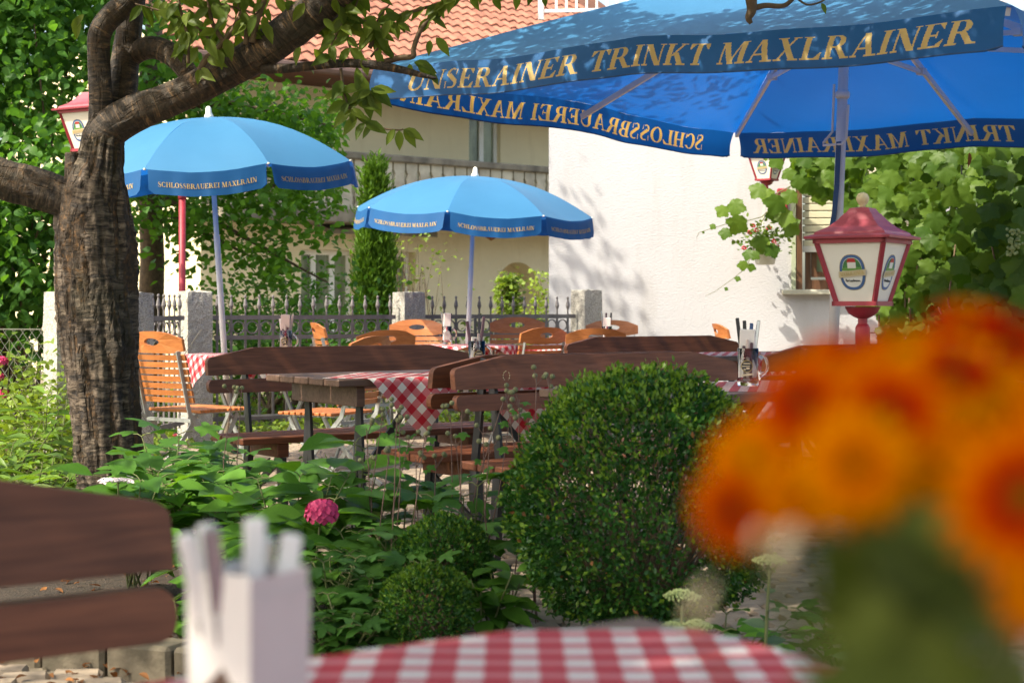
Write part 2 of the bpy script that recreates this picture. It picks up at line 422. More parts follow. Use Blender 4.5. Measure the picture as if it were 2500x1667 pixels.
# ------------------------------------------------------------------ mesh building
class MB:
    def __init__(s):
        s.v, s.f, s.uv, s.attr = [], [], [], {}
    def add(s, verts, faces, uv=None):
        o = len(s.v)
        s.v += [tuple(p) for p in verts]
        s.f += [tuple(i + o for i in f) for f in faces]
        if uv is not None:
            s.uv += list(uv)
        return s
    def box(s, c, size, rot=None, ch=0.0):
        a, b, d = (x / 2 for x in size)
        if ch <= 0:
            vs = [Vector((x, y, z)) for x in (-a, a) for y in (-b, b) for z in (-d, d)]
            fs = [(0, 1, 3, 2), (4, 6, 7, 5), (0, 4, 5, 1), (2, 3, 7, 6), (0, 2, 6, 4), (1, 5, 7, 3)]
        else:
            vs, idx = [], {}
            for sx in (-1, 1):
                for sy in (-1, 1):
                    for sz in (-1, 1):
                        for k in range(3):
                            h = [a, b, d]
                            p = [sg * (hh if k == j else hh - ch) for j, (sg, hh) in enumerate(zip((sx, sy, sz), h))]
                            idx[(sx, sy, sz, k)] = len(vs)
                            vs.append(Vector(p))
            fs = []
            for k in range(3):
                j, l = (k + 1) % 3, (k + 2) % 3
                for sg in (-1, 1):
                    q = []
                    for (p, r) in ((-1, -1), (1, -1), (1, 1), (-1, 1)):
                        key = [0, 0, 0]; key[k] = sg; key[j] = p; key[l] = r
                        q.append(idx[(*key, k)])
                    fs.append(tuple(q if sg > 0 else q[::-1]))
                for sj in (-1, 1):
                    for sl in (-1, 1):
                        q = []
                        for sk, kk in ((-1, j), (1, j), (1, l), (-1, l)):
                            key = [0, 0, 0]; key[k] = sk; key[j] = sj; key[l] = sl
                            q.append(idx[(*key, kk)])
                        fs.append(tuple(q if sj * sl < 0 else q[::-1]))
            for sx in (-1, 1):
                for sy in (-1, 1):
                    for sz in (-1, 1):
                        q = [idx[(sx, sy, sz, k)] for k in range(3)]
                        fs.append(tuple(q if sx * sy * sz > 0 else q[::-1]))
        c = Vector(c)
        s.add([(rot @ p if rot is not None else p) + c for p in vs], fs)
        return s
    def bar(s, p, q, w, d, up=(0, 0, 1), ch=0.0):
        """box from p to q, w wide, d deep"""
        p, q = Vector(p), Vector(q)
        x = (q - p)
        ln = x.length
        x.normalize()
        y = Vector(up).cross(x)
        if y.length < 1e-4:
            y = Vector((0, 1, 0)).cross(x)
        y.normalize()
        z = x.cross(y)
        rot = Matrix((x, y, z)).transposed()
        return s.box((p + q) / 2, (ln, w, d), rot, ch)
    def tube(s, path, rad, n=8, cap=True, disp=None):
        path = [Vector(p) for p in path]
        if not hasattr(rad, '__len__'):
            rad = [rad] * len(path)
        o = len(s.v)
        t0 = (path[1] - path[0]).normalized()
        ref = Vector((0, 0, 1)) if abs(t0.z) < 0.9 else Vector((1, 0, 0))
        nx = t0.cross(ref).normalized()
        along = 0.0
        for i, p in enumerate(path):
            tn = (path[min(i + 1, len(path) - 1)] - path[max(i - 1, 0)]).normalized()
            nx = (nx - tn * nx.dot(tn)).normalized()
            ny = tn.cross(nx)
            if i:
                along += (p - path[i - 1]).length
            for k in range(n):
                a = 2 * math.pi * k / n
                r = rad[i]
                if disp:
                    r *= disp(a, along, i)
                s.v.append(tuple(p + nx * (r * math.cos(a)) + ny * (r * math.sin(a))))
                s.attr.setdefault('_bark', []).append((r * math.cos(a), r * math.sin(a), along))
        m = len(path)
        for i in range(m - 1):
            for k in range(n):
                a, b = o + i * n + k, o + i * n + (k + 1) % n
                s.f.append((a, b, b + n, a + n))
        if cap:
            s.f.append(tuple(o + k for k in reversed(range(n))))
            s.f.append(tuple(o + (m - 1) * n + k for k in range(n)))
        return s
    def lathe(s, prof, n=16, c=(0, 0, 0), closed=False):
        o = len(s.v)
        for (r, z) in prof:
            for k in range(n):
                a = 2 * math.pi * k / n
                s.v.append((c[0] + r * math.cos(a), c[1] + r * math.sin(a), c[2] + z))
        for i in range(len(prof) - 1):
            for k in range(n):
                a, b = o + i * n + k, o + i * n + (k + 1) % n
                s.f.append((a, b, b + n, a + n))
        if not closed:
            s.f.append(tuple(o + k for k in reversed(range(n))))
            s.f.append(tuple(o + (len(prof) - 1) * n + k for k in range(n)))
        return s
    def prism(s, out, th, fn):
        """outline (x,y) extruded by th along the third axis; fn maps (x,y,w) to a point"""
        n = len(out)
        vs = [fn(x, y, 0) for x, y in out] + [fn(x, y, th) for x, y in out]
        fs = [tuple(reversed(range(n))), tuple(range(n, 2 * n))]
        fs += [(i, (i + 1) % n, n + (i + 1) % n, n + i) for i in range(n)]
        return s.add(vs, fs)
    def grid(s, nx, ny, fn, uvf=None):
        o = len(s.v)
        for j in range(ny + 1):
            for i in range(nx + 1):
                s.v.append(tuple(fn(i / nx, j / ny)))
                if uvf:
                    s.uv.append(uvf(i / nx, j / ny))
        for j in range(ny):
            for i in range(nx):
                a = o + j * (nx + 1) + i
                s.f.append((a, a + 1, a + nx + 2, a + nx + 1))
        return s
    def mesh(s, name, mat, smooth=False):
        me = bpy.data.meshes.new(name)
        me.from_pydata([tuple(p) for p in s.v], [], s.f)
        if s.uv:
            lay = me.uv_layers.new(name='UVMap')
            for lp in me.loops:
                lay.data[lp.index].uv = s.uv[lp.vertex_index]
        if smooth:
            me.polygons.foreach_set('use_smooth', [True] * len(me.polygons))
        me.materials.append(MATS[mat])
        me.update()
        return me
    def build(s, name, mat, parent=None, smooth=False, **props):
        return link(s.mesh(name, mat, smooth), name, parent, **props)

def link(me, name, parent=None, loc=None, rot=None, scale=None, **props):
    o = bpy.data.objects.new(name, me)
    COL.objects.link(o)
    if parent is not None:
        o.parent = parent
    if loc is not None:
        o.location = loc
    if rot is not None:
        if isinstance(rot, Matrix):
            rot = rot.to_euler()
        o.rotation_euler = rot
    if scale is not None:
        o.scale = scale if hasattr(scale, '__len__') else (scale,) * 3
    for k, v in props.items():
        o[k] = v
    return o
def thing(name, label, cat, loc=(0, 0, 0), rot=(0, 0, 0), group=None):
    o = bpy.data.objects.new(name, None)
    o.empty_display_size = 0.1
    COL.objects.link(o)
    o.location = loc
    o.rotation_euler = rot.to_euler() if isinstance(rot, Matrix) else rot
    o['label'] = label
    o['category'] = cat
    if group:
        o['group'] = group
    return o
def tag(o, label, cat, group=None):
    o['label'] = label; o['category'] = cat
    if group:
        o['group'] = group
    return o
def kids(o):
    return [c for c in bpy.data.objects if c.parent is o]
def dup(root, label, loc, rot=None, group=None):
    r = root.copy()
    COL.objects.link(r)
    r['label'] = label
    r.location = loc
    if rot is not None:
        r.rotation_euler = rot.to_euler() if isinstance(rot, Matrix) else rot
    if group:
        r['group'] = group
    def rec(a, b):
        for ch in KIDS.get(a.name, ()):
            c = ch.copy()
            COL.objects.link(c)
            c.parent = b
            rec(ch, c)
    global KIDS
    KIDS = {}
    for o in bpy.data.objects:
        if o.parent:
            KIDS.setdefault(o.parent.name, []).append(o)
    rec(root, r)
    return r
KIDS = {}

# ------------------------------------------------------------------ leaves
def fan(outline, center=(0.45, 0, 0)):
    vs = [tuple(p) for p in outline] + [tuple(center)]
    n = len(outline)
    return np.array(vs, float), [(i, (i + 1) % n, n) for i in range(n)]
def ovate(w=0.5, fold=0.10, droop=0.18):
    pts = []
    xs = (0.0, 0.18, 0.42, 0.68, 0.88)
    ws = (0.0, 0.36, 0.5, 0.36, 0.13)
    up = [(x, w * k, fold * k * 2 - droop * x * x) for x, k in zip(xs, ws)]
    dn = [(x, -w * k, fold * k * 2 - droop * x * x) for x, k in zip(xs, ws)]
    out = [up[0]] + up[1:] + [(1, 0, -droop)] + dn[:0:-1]
    return fan(out, (0.5, 0, -droop * .25))
def lobed(lobes, depth, teeth=0.0, cup=0.1, basegap=0.35, n=36):
    out = []
    for i in range(n):
        a = -math.pi + basegap + (2 * math.pi - 2 * basegap) * i / (n - 1)
        r = 0.5 * (1 - depth * (0.5 - 0.5 * math.cos(lobes * a + (math.pi if lobes % 2 == 0 else 0))))
        r *= 1.0 + teeth * (1 if i % 2 else -1)
        r *= 0.85 + 0.2 * math.cos(a)
        out.append((0.42 + r * math.cos(a), r * math.sin(a) * 1.15, cup * (abs(math.sin(a * lobes / 2)) - 1) * r - 0.22 * r * r))
    out.append((0.10, 0, 0))
    return fan(out, (0.36, 0, 0.02))
TPL = {
    'ovate': ovate(0.46), 'slender': ovate(0.30, 0.08, 0.25), 'round': ovate(0.85, 0.06, 0.15), 'hazel': ovate(0.74, 0.07, 0.22), 'oval': ovate(0.62, 0.08, 0.22),
    'grape': lobed(5, 0.24, 0.05, 0.12), 'palmate': lobed(5, 0.42, 0.05, 0.1, 0.5), 'maple': lobed(5, 0.52, 0.06, 0.1, 0.45),
    'tiny': (np.array([(0, 0, 0), (0.5, 0.28, 0.05), (1, 0, -0.05), (0.5, -0.28, 0.05)], float), [(0, 1, 2), (0, 2, 3)]),
}
def frames(ax, nm):
    ax = ax / np.linalg.norm(ax, axis=1, keepdims=True)
    side = np.cross(nm, ax)
    side /= np.linalg.norm(side, axis=1, keepdims=True) + 1e-9
    nn = np.cross(ax, side)
    return np.stack([ax, side, nn], axis=2)
def cloud_mesh(name, pos, ax, nm, size, tpl, mat, tint):
    """one mesh of many leaves"""
    tv, tf = TPL[tpl]
    n, k = len(pos), len(tv)
    M3 = frames(ax, nm)
    v = np.einsum('nij,kj->nki', M3, tv) * np.asarray(size).reshape(-1, 1, 1) + pos[:, None, :]
    f = np.asarray(tf)[None] + (np.arange(n) * k)[:, None, None]
    me = bpy.data.meshes.new(name)
    nf = f.shape[1] * n
    me.vertices.add(n * k)
    me.vertices.foreach_set('co', v.reshape(-1))
    me.loops.add(nf * 3)
    me.loops.foreach_set('vertex_index', f.reshape(-1).astype(np.int32))
    me.polygons.add(nf)
    me.polygons.foreach_set('loop_start', (np.arange(nf) * 3).astype(np.int32))
    me.polygons.foreach_set('loop_total', np.full(nf, 3, np.int32))
    me.update(calc_edges=True)
    a = me.attributes.new('tint', 'FLOAT', 'POINT')
    a.data.foreach_set('value', np.repeat(np.asarray(tint, float), k))
    me.materials.append(MATS[mat])
    return me
def rnd_dirs(n, up=0.6, droop=0.25):
    """leaf axes roughly horizontal and drooping, normals roughly up"""
    a = RNG.uniform(0, 2 * np.pi, n)
    ax = np.stack([np.cos(a), np.sin(a), RNG.normal(-droop, 0.35, n)], 1)
    nm = RNG.normal(0, 0.55, (n, 3))
    nm[:, 2] += up
    return ax, nm
def single_leaf(tpl, mat, tint=0.5):
    return cloud_mesh('leaf', np.zeros((1, 3)), np.array([[1., 0, 0]]), np.array([[0, 0, 1.]]), [1.0], tpl, mat, [tint])
LEAFCACHE = {}
def leaf_variants(tpl, mat):
    key = (tpl, mat)
    if key not in LEAFCACHE:
        LEAFCACHE[key] = [single_leaf(tpl, mat, t) for t in (0.2, 0.4, 0.55, 0.75)]
    return LEAFCACHE[key]
def leaf_part(parent, pos, axis, nrm, size, tpl, mat, name='leaf', which=None):
    ax = Vector(axis).normalized()
    sd = Vector(nrm).cross(ax)
    if sd.length < 1e-3:
        sd = Vector((0, 1, 0)).cross(ax)
    sd.normalize()
    nn = ax.cross(sd)
    me = random.choice(leaf_variants(tpl, mat)) if which is None else leaf_variants(tpl, mat)[which]
    return link(me, name, parent, pos, Matrix((ax, sd, nn)).transposed(), size)
def clumped(n, centers, radii, flat=1.0):
    """points in gaussian clumps"""
    c = np.asarray(centers, float)
    i = RNG.integers(0, len(c), n)
    r = np.asarray(radii, float)
    r = r[i] if r.ndim else np.full(n, float(r))
    p = RNG.normal(0, 0.5, (n, 3)) * r[:, None]
    p[:, 2] *= flat
    return c[i] + p, i

# ------------------------------------------------------------------ ground, paving, bed
g = MB().add([(-150, -60, -0.03), (150, -60, -0.03), (150, 300, -0.03), (-150, 300, -0.03)], [(0, 1, 2, 3)])
ground = g.build('ground', 'joint_sand', kind='structure')
paving = MB().add([(-4.5, -2.5, -0.026), (6.5, -2.5, -0.026), (6.5, 14.8, -0.026), (-4.5, 14.8, -0.026)], [(0, 1, 2, 3)]).build('paving', 'joint_sand', kind='structure')
BED = [(-4.2, 5.9), (-1.44, 4.76), (0.9, 3.62), (1.35, 3.9), (0.5, 4.75), (-0.35, 4.95), (-0.95, 5.9), (-1.4, 6.9), (-2.6, 8.0), (-4.2, 8.0)]
def in_poly(x, y, poly):
    c = False
    n = len(poly)
    for i in range(n):
        (x1, y1), (x2, y2) = poly[i], poly[(i + 1) % n]
        if (y1 > y) != (y2 > y) and x < (x2 - x1) * (y - y1) / (y2 - y1) + x1:
            c = not c
    return c
bm_ = MB()
bm_.prism(BED, 0.045, lambda x, y, w: Vector((x, y, -0.022 + w)))
bed = bm_.build('planting_bed', 'soil', kind='structure')
# leaf litter and crumbs on the soil
n = 500
pts = []
while len(pts) < n:
    x, y = random.uniform(-3.5, 1.3), random.uniform(3.6, 7.5)
    if in_poly(x, y, BED):
        pts.append((x, y, 0.028 + random.random() * .012))
ax, nm = rnd_dirs(n, 1.5, 0)
link(cloud_mesh('leaf_litter', np.array(pts), ax, nm, RNG.uniform(.02, .05, n), 'ovate', 'dead_leaf', RNG.uniform(0, 1, n)), 'leaf_litter', kind='stuff', label='brown leaf litter on the dark soil of the bed', category='leaves')
pts = np.stack([RNG.uniform(-2.0, -0.7, 120), RNG.uniform(4.15, 4.6, 120), RNG.uniform(0.0, .015, 120)], 1)
ax, nm = rnd_dirs(120, 2.5, 0)
link(cloud_mesh('fallen_leaves', pts, ax, nm, RNG.uniform(.02, .05, 120), 'ovate', 'dead_leaf', RNG.uniform(0, 1, 120)), 'fallen_leaves', kind='stuff', label='dry brown leaves scattered on the paving below the kerb', category='leaves')

def sett_mesh(w, d, seed):
    rr = random.Random(seed)
    m = MB()
    h = 0.03
    top = [(sx * (w / 2 - .008) + rr.uniform(-.006, .006), sy * (d / 2 - .008) + rr.uniform(-.006, .006), h + rr.uniform(-.004, .003)) for sx, sy in ((-1, -1), (1, -1), (1, 1), (-1, 1))]
    bot = [(sx * w / 2, sy * d / 2, h - .014) for sx, sy in ((-1, -1), (1, -1), (1, 1), (-1, 1))]
    low = [(sx * w / 2, sy * d / 2, 0) for sx, sy in ((-1, -1), (1, -1), (1, 1), (-1, 1))]
    m.add(top + bot + low, [(0, 1, 2, 3)] + [(4 + i, 4 + (i + 1) % 4, (i + 1) % 4, i) for i in range(4)] + [(8 + i, 8 + (i + 1) % 4, 4 + (i + 1) % 4, 4 + i) for i in range(4)])
    return m
SW, SD = 0.150, 0.100
setts = [sett_mesh(SW - .012, SD - .012, k) for k in range(6)]
sett_me = [s.mesh('paving_sett', 'sett') for s in setts]
rest = MB()
cnt = 0
PA = R(8)
for j in range(-10, 110):
    for i in range(-45, 45):
        x0 = i * SW + (SW / 2 if j % 2 else 0)
        y0 = 4.0 + j * SD
        x = x0 * math.cos(PA) - (y0 - 8) * math.sin(PA)
        y = x0 * math.sin(PA) + (y0 - 8) * math.cos(PA) + 8
        if not (-4.3 < x < 5.2 and 3.2 < y < 13.4) or in_poly(x, y, BED):
            continue
        if y > 13.9 + .693 * x - 0.35 or x < -2.5 and y > 8:
            continue
        if y < 4.93 - 0.45 * (x + 1.44) + .05 and x < 0.95:
            if y > 4.93 - 0.45 * (x + 1.44) - 0.35:
                continue
        px = 1250 + x * F / y
        vis = (860 < px < 1200 and 7.4 < y < 10.8) or (1960 < px < 2230 and 5.3 < y < 7.3) or (0 < px < 160 and y < 4.6)
        k = random.randrange(6)
        ang = PA + random.uniform(-.05, .05)
        if vis and cnt < 295:
            cnt += 1
            link(sett_me[k], 'paving_sett', paving, (x, y, -0.026 + random.uniform(-.003, .004)), (random.uniform(-.03, .03), random.uniform(-.03, .03), ang))
        elif px > -250 and px < 2750:
            rot = Matrix.Rotation(ang, 3, 'Z')
            dz = -0.026 + random.uniform(-.004, .004)
            rest.add([rot @ Vector(p) + Vector((x, y, dz)) for p in setts[k].v], setts[k].f)
rest.build('paving_field', 'sett', paving, kind='stuff')
# tufts between the setts
pts = []
for _ in range(1500):
    x, y = random.uniform(-2.2, 3.0), random.uniform(5.0, 12.5)
    if noise.noise(Vector((x * 1.7, y * 1.7, 0))) > 0.22 and not in_poly(x, y, BED):
        pts.append((x, y, 0.0))
pts = np.array(pts)
ax = RNG.normal(0, .5, pts.shape); ax[:, 2] = 1
link(cloud_mesh('weeds', pts, ax, RNG.normal(0, 1, pts.shape), RNG.uniform(.02, .07, len(pts)), 'slender', 'ivy_leaf', RNG.uniform(0, 1, len(pts))), 'weeds', kind='stuff', label='small green weeds growing in the paving joints', category='weeds')
# kerb of the bed
kerb = MB().bar((-2.6, 5.36, -0.02), (0.95, 3.55, -0.02), 0.02, 0.02).build('kerb', 'joint_sand', kind='structure')
d = Vector((0.95 + 2.6, 3.55 - 5.36, 0))
ln = d.length
d.normalize()
ang = math.atan2(d.y, d.x)
s0 = 0.0
while s0 < ln - .2:
    w = random.uniform(.24, .34)
    b = MB().box((0, 0, 0), (w - .012, 0.13, 0.13), None, 0.012)
    c = Vector((-2.6, 5.36, 0)) + d * (s0 + w / 2) + Vector((-d.y, d.x, 0)) * -0.02
    o = b.build('kerb_stone', 'kerb', kerb)
    o.location = (c.x, c.y, 0.022 + random.uniform(-.006, .006))
    o.rotation_euler = (random.uniform(-.02, .02), random.uniform(-.02, .02), ang + random.uniform(-.02, .02))
    s0 += w
# low ground cover behind and before the fence
n = 9000
pts = []
while len(pts) < n:
    x, y = random.uniform(-4.6, 1.4), random.uniform(8.3, 19)
    fy = 13.918 + .693 * x
    if x > -2.45 and y < fy - 0.75:
        continue
    if x < -2.2 and y < 8.2 or y > 14.4 and x > 0.3:
        continue
    h = 0.22 * max(0, noise.noise(Vector((x * 1.1, y * 1.1, 3))) + .55)
    pts.append((x, y, random.random() * h + .01))
ax, nm = rnd_dirs(n, 0.9, 0.1)
link(cloud_mesh('ground_cover', np.array(pts), ax, nm, RNG.uniform(.035, .075, n), 'round', 'ivy_leaf', RNG.uniform(0, 1, n)), 'ground_cover', kind='stuff', label='low yellow-green ground cover along the iron fence', category='ground cover')

# ------------------------------------------------------------------ cream house
HA = R(40)
HO = Vector(((866 - 1250) * 24 / F, 24, 0))
HD = Vector((math.cos(HA), math.sin(HA), 0))
def hx(px):
    t = (px - 1250) / F
    return (t * HO.y - HO.x) / (HD.x - t * HD.y)
def hz(px, py):
    Y = HO.y + HD.y * hx(px)
    return EYE - (py - 750) * Y / F
house = thing('cream_house', 'cream rendered house with a red tiled roof and a stone balcony behind the garden', 'house', HO, (0, 0, HA))
X0, X1 = hx(490), hx(1500)
WT = 0.4
def wall_holes(m, x0, x1, z0, z1, holes, th=WT, y0=0.0):
    xs = sorted({x0, x1, *[h[0] for h in holes], *[h[1] for h in holes]})
    zs = sorted({z0, z1, *[h[2] for h in holes], *[h[3] for h in holes]})
    for i in range(len(xs) - 1):
        for j in range(len(zs) - 1):
            a, b, c, d = xs[i], xs[i + 1], zs[j], zs[j + 1]
            if any(h[0] - 1e-6 <= a and b <= h[1] + 1e-6 and h[2] - 1e-6 <= c and d <= h[3] + 1e-6 for h in holes):
                continue
            m.add([(a, y0, c), (b, y0, c), (b, y0, d), (a, y0, d)], [(0, 1, 2, 3)])
    for (a, b, c, d) in holes:
        q = y0 + th
        m.add([(a, y0, c), (a, q, c), (a, q, d), (a, y0, d)], [(0, 1, 2, 3)])
        m.add([(b, y0, c), (b, y0, d), (b, q, d), (b, q, c)], [(0, 1, 2, 3)])
        m.add([(a, y0, d), (a, q, d), (b, q, d), (b, y0, d)], [(0, 1, 2, 3)])
        m.add([(a, y0, c), (b, y0, c), (b, q, c), (a, q, c)], [(0, 1, 2, 3)])
zslab = hz(866, 553)
zslabt = zslab + 0.2
wz = hz(900, 613)
h1 = (hx(735), hx(872), -0.25, wz)
h2 = (hx(925), hx(1015), -0.25, wz)
ax0, ax1 = hx(1212), hx(1316)
ar = (ax1 - ax0) / 2
azt = hz(1262, 640)
h3 = (ax0, ax1, -0.8, azt)
m = MB()
wall_holes(m, X0, X1, -0.8, zslab, [h1, h2, h3])
# spandrels turn the niche opening into an arch
for sg in (-1, 1):
    cx = (ax0 + ax1) / 2
    arc = [(cx + sg * ar * math.cos(a), azt - ar + ar * math.sin(a)) for a in np.linspace(0, math.pi / 2, 9)]
    out = [(cx + sg * ar, azt)] + arc
    vs = [(x, 0, z) for x, z in out] + [(x, WT, z) for x, z in out[1:]]
    fs = [(0, i, i + 1) for i in range(1, 9)] + [(i, i + 1, 10 + i, 9 + i) for i in range(1, 9)]
    m.add(vs, fs)
m.build('wall', 'cream_plaster', house)
m = MB().box(((ax0 + ax1) / 2, WT + .02, .4), (2 * ar + .4, .04, 2.8))
m.build('niche_back', 'cream_plaster', house)
MB().add([(X0, 0, -.8), (X0, 7, -.8), (X0, 7, 5.2), (X0, 0, 5.2)], [(0, 1, 2, 3)]).build('side_wall', 'cream_plaster', house)
# upper storey set back behind the balcony
SETB = 0.55
uw1 = (hx(1196), hx(1273), zslabt + .75, hz(1240, 300) + .35)
uw0 = (hx(745), hx(848), zslabt + .75, hz(800, 300) + .2)
zeave = hz(914, 197)
m = MB()
wall_holes(m, X0, X1, zslabt, zeave + .25, [uw1, uw0], y0=SETB, th=.25)
m.build('upper_wall', 'cream_smooth', house)
def window(parent, x0, x1, z0, z1, y, panes, th=.06):
    w = MB()
    fw = 0.07
    f = [((x0 + x1) / 2, y, z1 - fw / 2, x1 - x0, fw), ((x0 + x1) / 2, y, z0 + fw / 2, x1 - x0, fw)]
    for (cx, cy, cz, sx, sz) in f:
        w.box((cx, cy, cz), (sx, th, sz))
    n = panes
    step = (x1 - x0) / n
    for k in range(n + 1):
        w.box((min(max(x0 + k * step, x0 + fw / 2), x1 - fw / 2), y, (z0 + z1) / 2), (fw if k in (0, n) else fw * 1.3, th - .004, z1 - z0 - 2 * fw))
    fr = w.build('window_frame', 'pvc', parent)
    for k in range(n):
        MB().box((x0 + (k + .5) * step, y + .012, (z0 + z1) / 2), (step - fw * .9, .012, z1 - z0 - fw * 1.6)).build('pane', 'window_pane', fr)
        c = MB()
        a, b = x0 + (k + .08) * step, x0 + (k + .92) * step
        c.grid(28, 1, lambda s, t: Vector((a + (b - a) * s, y + .10 + .02 * math.sin(s * 50), z0 + fw + (z1 - z0 - 2 * fw) * t)))
        c.build('curtain', 'net_curtain', fr)
    return fr
window(house, h1[0], h1[1], h1[2], h1[3], .22, 3)
window(house, h2[0], h2[1], h2[2], h2[3], .22, 2)
window(house, uw1[0], uw1[1], uw1[2], uw1[3], SETB + .12, 2)
window(house, uw0[0], uw0[1], uw0[2], uw0[3], SETB + .12, 2)
MB().box(((X0 + X1) / 2, -.12, (zslab + zslabt) / 2), (X1 - X0 + .2, SETB * 2 + .3, .2), None, .015).build('balcony_slab', 'rail_stone', house)
# balustrade: shaped stone boards standing side by side, each one a part
zr = hz(866, 383)
prof = [(.105, 0), (.105, .06), (.082, .10), (.098, .20), (.066, .27), (.088, .36), (.098, .46), (.074, .54), (.104, .60), (.104, .70)]
hb = zr - .11 - zslabt
bo = [(x, z / .70 * hb) for x, z in prof] + [(-x, z / .70 * hb) for x, z in reversed(prof)]
bme = MB().prism(bo, .06, lambda x, y, w: Vector((x, w, y))).mesh('baluster', 'balcony_stone')
bx = X0 + .2
while bx < X1 - .1:
    link(bme, 'baluster', house, (bx, -.60, zslabt))
    bx += .238
MB().box(((X0 + X1) / 2, -.57, zr - .055), (X1 - X0 + .1, .17, .11), None, .02).build('handrail', 'rail_stone', house)
px_ = hx(860)
MB().box((px_, -.57, zslabt + hb / 2), (.22, .12, hb - .004)).build('balcony_post', 'balcony_stone', house)
# lean-to slab over the ground floor windows
m = MB()
cz = hz(770, 545)
ca, cb = hx(760), hx(1045)
m.add([(ca, 0, cz + .05), (cb, 0, cz + .05), (cb - .15, -.45, cz - .10), (ca, -.45, cz - .10), (ca, 0, cz - .02), (cb, 0, cz - .02), (cb - .15, -.45, cz - .17), (ca, -.45, cz - .17)],
      [(0, 3, 2, 1), (4, 5, 6, 7), (3, 7, 6, 2), (1, 2, 6, 5), (0, 4, 7, 3)])
m.build('window_canopy', 'rail_stone', house)
m = MB().add([(hx(1170) + a, -.004, hz(1180, 570) + b) for a, b in ((-.02, .1), (.2, .12), (.5, .09), (.42, -.03), (.25, -.12), (.1, -.05))], [(0, 5, 4, 3, 2, 1)])
m.build('bare_brick_patch', 'stain_brick', house)
# roof
RP = R(33)
roof = MB()
ry0, rz0 = -0.75, zeave
RL = 7.0
roof.add([(X0 - .8, ry0, rz0 - .03), (X1 + 3, ry0, rz0 - .03), (X1 + 3, ry0 + RL * math.cos(RP), rz0 - .03 + RL * math.sin(RP)), (X0 - .8, ry0 + RL * math.cos(RP), rz0 - .03 + RL * math.sin(RP))], [(0, 1, 2, 3)])
roof.add([(X0 - .8, ry0, rz0 - .10), (X1 + 3, ry0, rz0 - .10), (X1 + 3, SETB, rz0 - .10), (X0 - .8, SETB, rz0 - .10)], [(0, 3, 2, 1)])
ro = roof.build('roof', 'roof_under', house)
MB().tube([(X0 - .8, ry0 - .05, rz0 - .06), (X1 + 3, ry0 - .05, rz0 - .06)], .07, 8).build('gutter', 'gutter', ro)
def tile_shape():
    mb = MB()
    xs = np.linspace(-.115, .115, 9)
    zt = [0.0, .006, .018, .034, .045, .046, .036, .018, .010]
    for y, dz in ((0, .028), (.37, 0.0)):
        for x, z in zip(xs, zt):
            mb.v.append((x, y, z + dz))
    for i in range(8):
        mb.f.append((i, i + 1, 9 + i + 1, 9 + i))
    o = len(mb.v)
    for x, z in zip(xs, zt):
        mb.v.append((x, 0, z + .028)); mb.v.append((x, 0, z + .004))
    for i in range(8):
        mb.f.append((o + 2 * i, o + 2 * i + 1, o + 2 * i + 3, o + 2 * i + 2))
    return mb
ts = tile_shape()
tme = ts.mesh('roof_tile', 'roof_tile', True)
restt = MB()
rotp = Matrix.Rotation(RP, 3, 'X')
cnt = 0
for j in range(20):
    for i in range(int((X1 + 3 - X0) / .215)):
        x = X0 - .7 + i * .215
        s = j * .33
        p = Vector((x, ry0 + s * math.cos(RP), rz0 + s * math.sin(RP)))
        wp = HO + Matrix.Rotation(HA, 3, 'Z') @ p
        px, py = 1250 + wp.x * F / wp.y, 750 - (wp.z - EYE) * F / wp.y
        if -60 < py < 195 and 760 < px < 1480 and cnt < 298 and (py > 165 - (px - 917) * .274 - 200):
            cnt += 1
            link(tme, 'roof_tile', ro, p + Vector((random.uniform(-.006, .006), 0, random.uniform(-.004, .006))), (RP + random.uniform(-.02, .02), 0, random.uniform(-.02, .02)))
        else:
            restt.add([rotp @ Vector(q) + p for q in ts.v], ts.f)
restt.build('tile_field', 'roof_tile', ro, kind='stuff')

# ------------------------------------------------------------------ white inn
IA = math.atan(-.12)
IO = Vector(((1340 - 1250) * 14.75 / F, 14.75, 0))
ID = Vector((math.cos(IA), math.sin(IA), 0))
def ix(px):
    t = (px - 1250) / F
    return (t * IO.y - IO.x) / (ID.x - t * ID.y)
def iz(px, py):
    return EYE - (py - 750) * (IO.y + ID.y * ix(px)) / F
inn = thing('white_inn', 'white roughcast building with a brown shuttered window', 'building', IO, (0, 0, IA))
wx0, wx1 = ix(1943), ix(1943) + 1.15
wzs, wzt = iz(1950, 708), iz(1950, 708) + 1.5
m = MB()
wall_holes(m, 0, 9.0, -.1, 3.75, [(wx0, wx1, wzs, wzt)], th=.16)
m.add([(0, 0, -.1), (0, 0, 3.75), (0, 6, 3.75), (0, 6, -.1)], [(0, 1, 2, 3)])
m.add([(0, 0, 3.75), (9, 0, 3.75), (9, 6, 3.75), (0, 6, 3.75)], [(0, 1, 2, 3)])
m.build('wall', 'white_plaster', inn)
MB().box((wx0 - .022, -.012, (wzs + wzt) / 2), (.04, .02, wzt - wzs)).build('jamb', 'jamb_paint', inn)
fr = MB()
for x in (wx0 + .03, wx1 - .03):
    fr.box((x, .02, (wzs + wzt) / 2), (.055, .07, wzt - wzs))
for x in (wx0 + .115, wx1 - .115):
    fr.box((x, .09, (wzs + wzt) / 2), (.05, .06, wzt - wzs - .01))
fr.box(((wx0 + wx1) / 2, .09, wzs + .05), (wx1 - wx0 - .28, .06, .09))
frm = fr.build('window', 'brown_frame', inn)
sa = MB()
sx0, sx1, sz0, sz1 = wx0 + .17, wx1 - .17, wzs + .12, wzt - .1
for x in (sx0, sx1):
    sa.box((x, .10, (sz0 + sz1) / 2), (.05, .05, sz1 - sz0))
sa.box(((sx0 + sx1) / 2, .10, sz0 + .025), (sx1 - sx0 - .05, .05, .05))
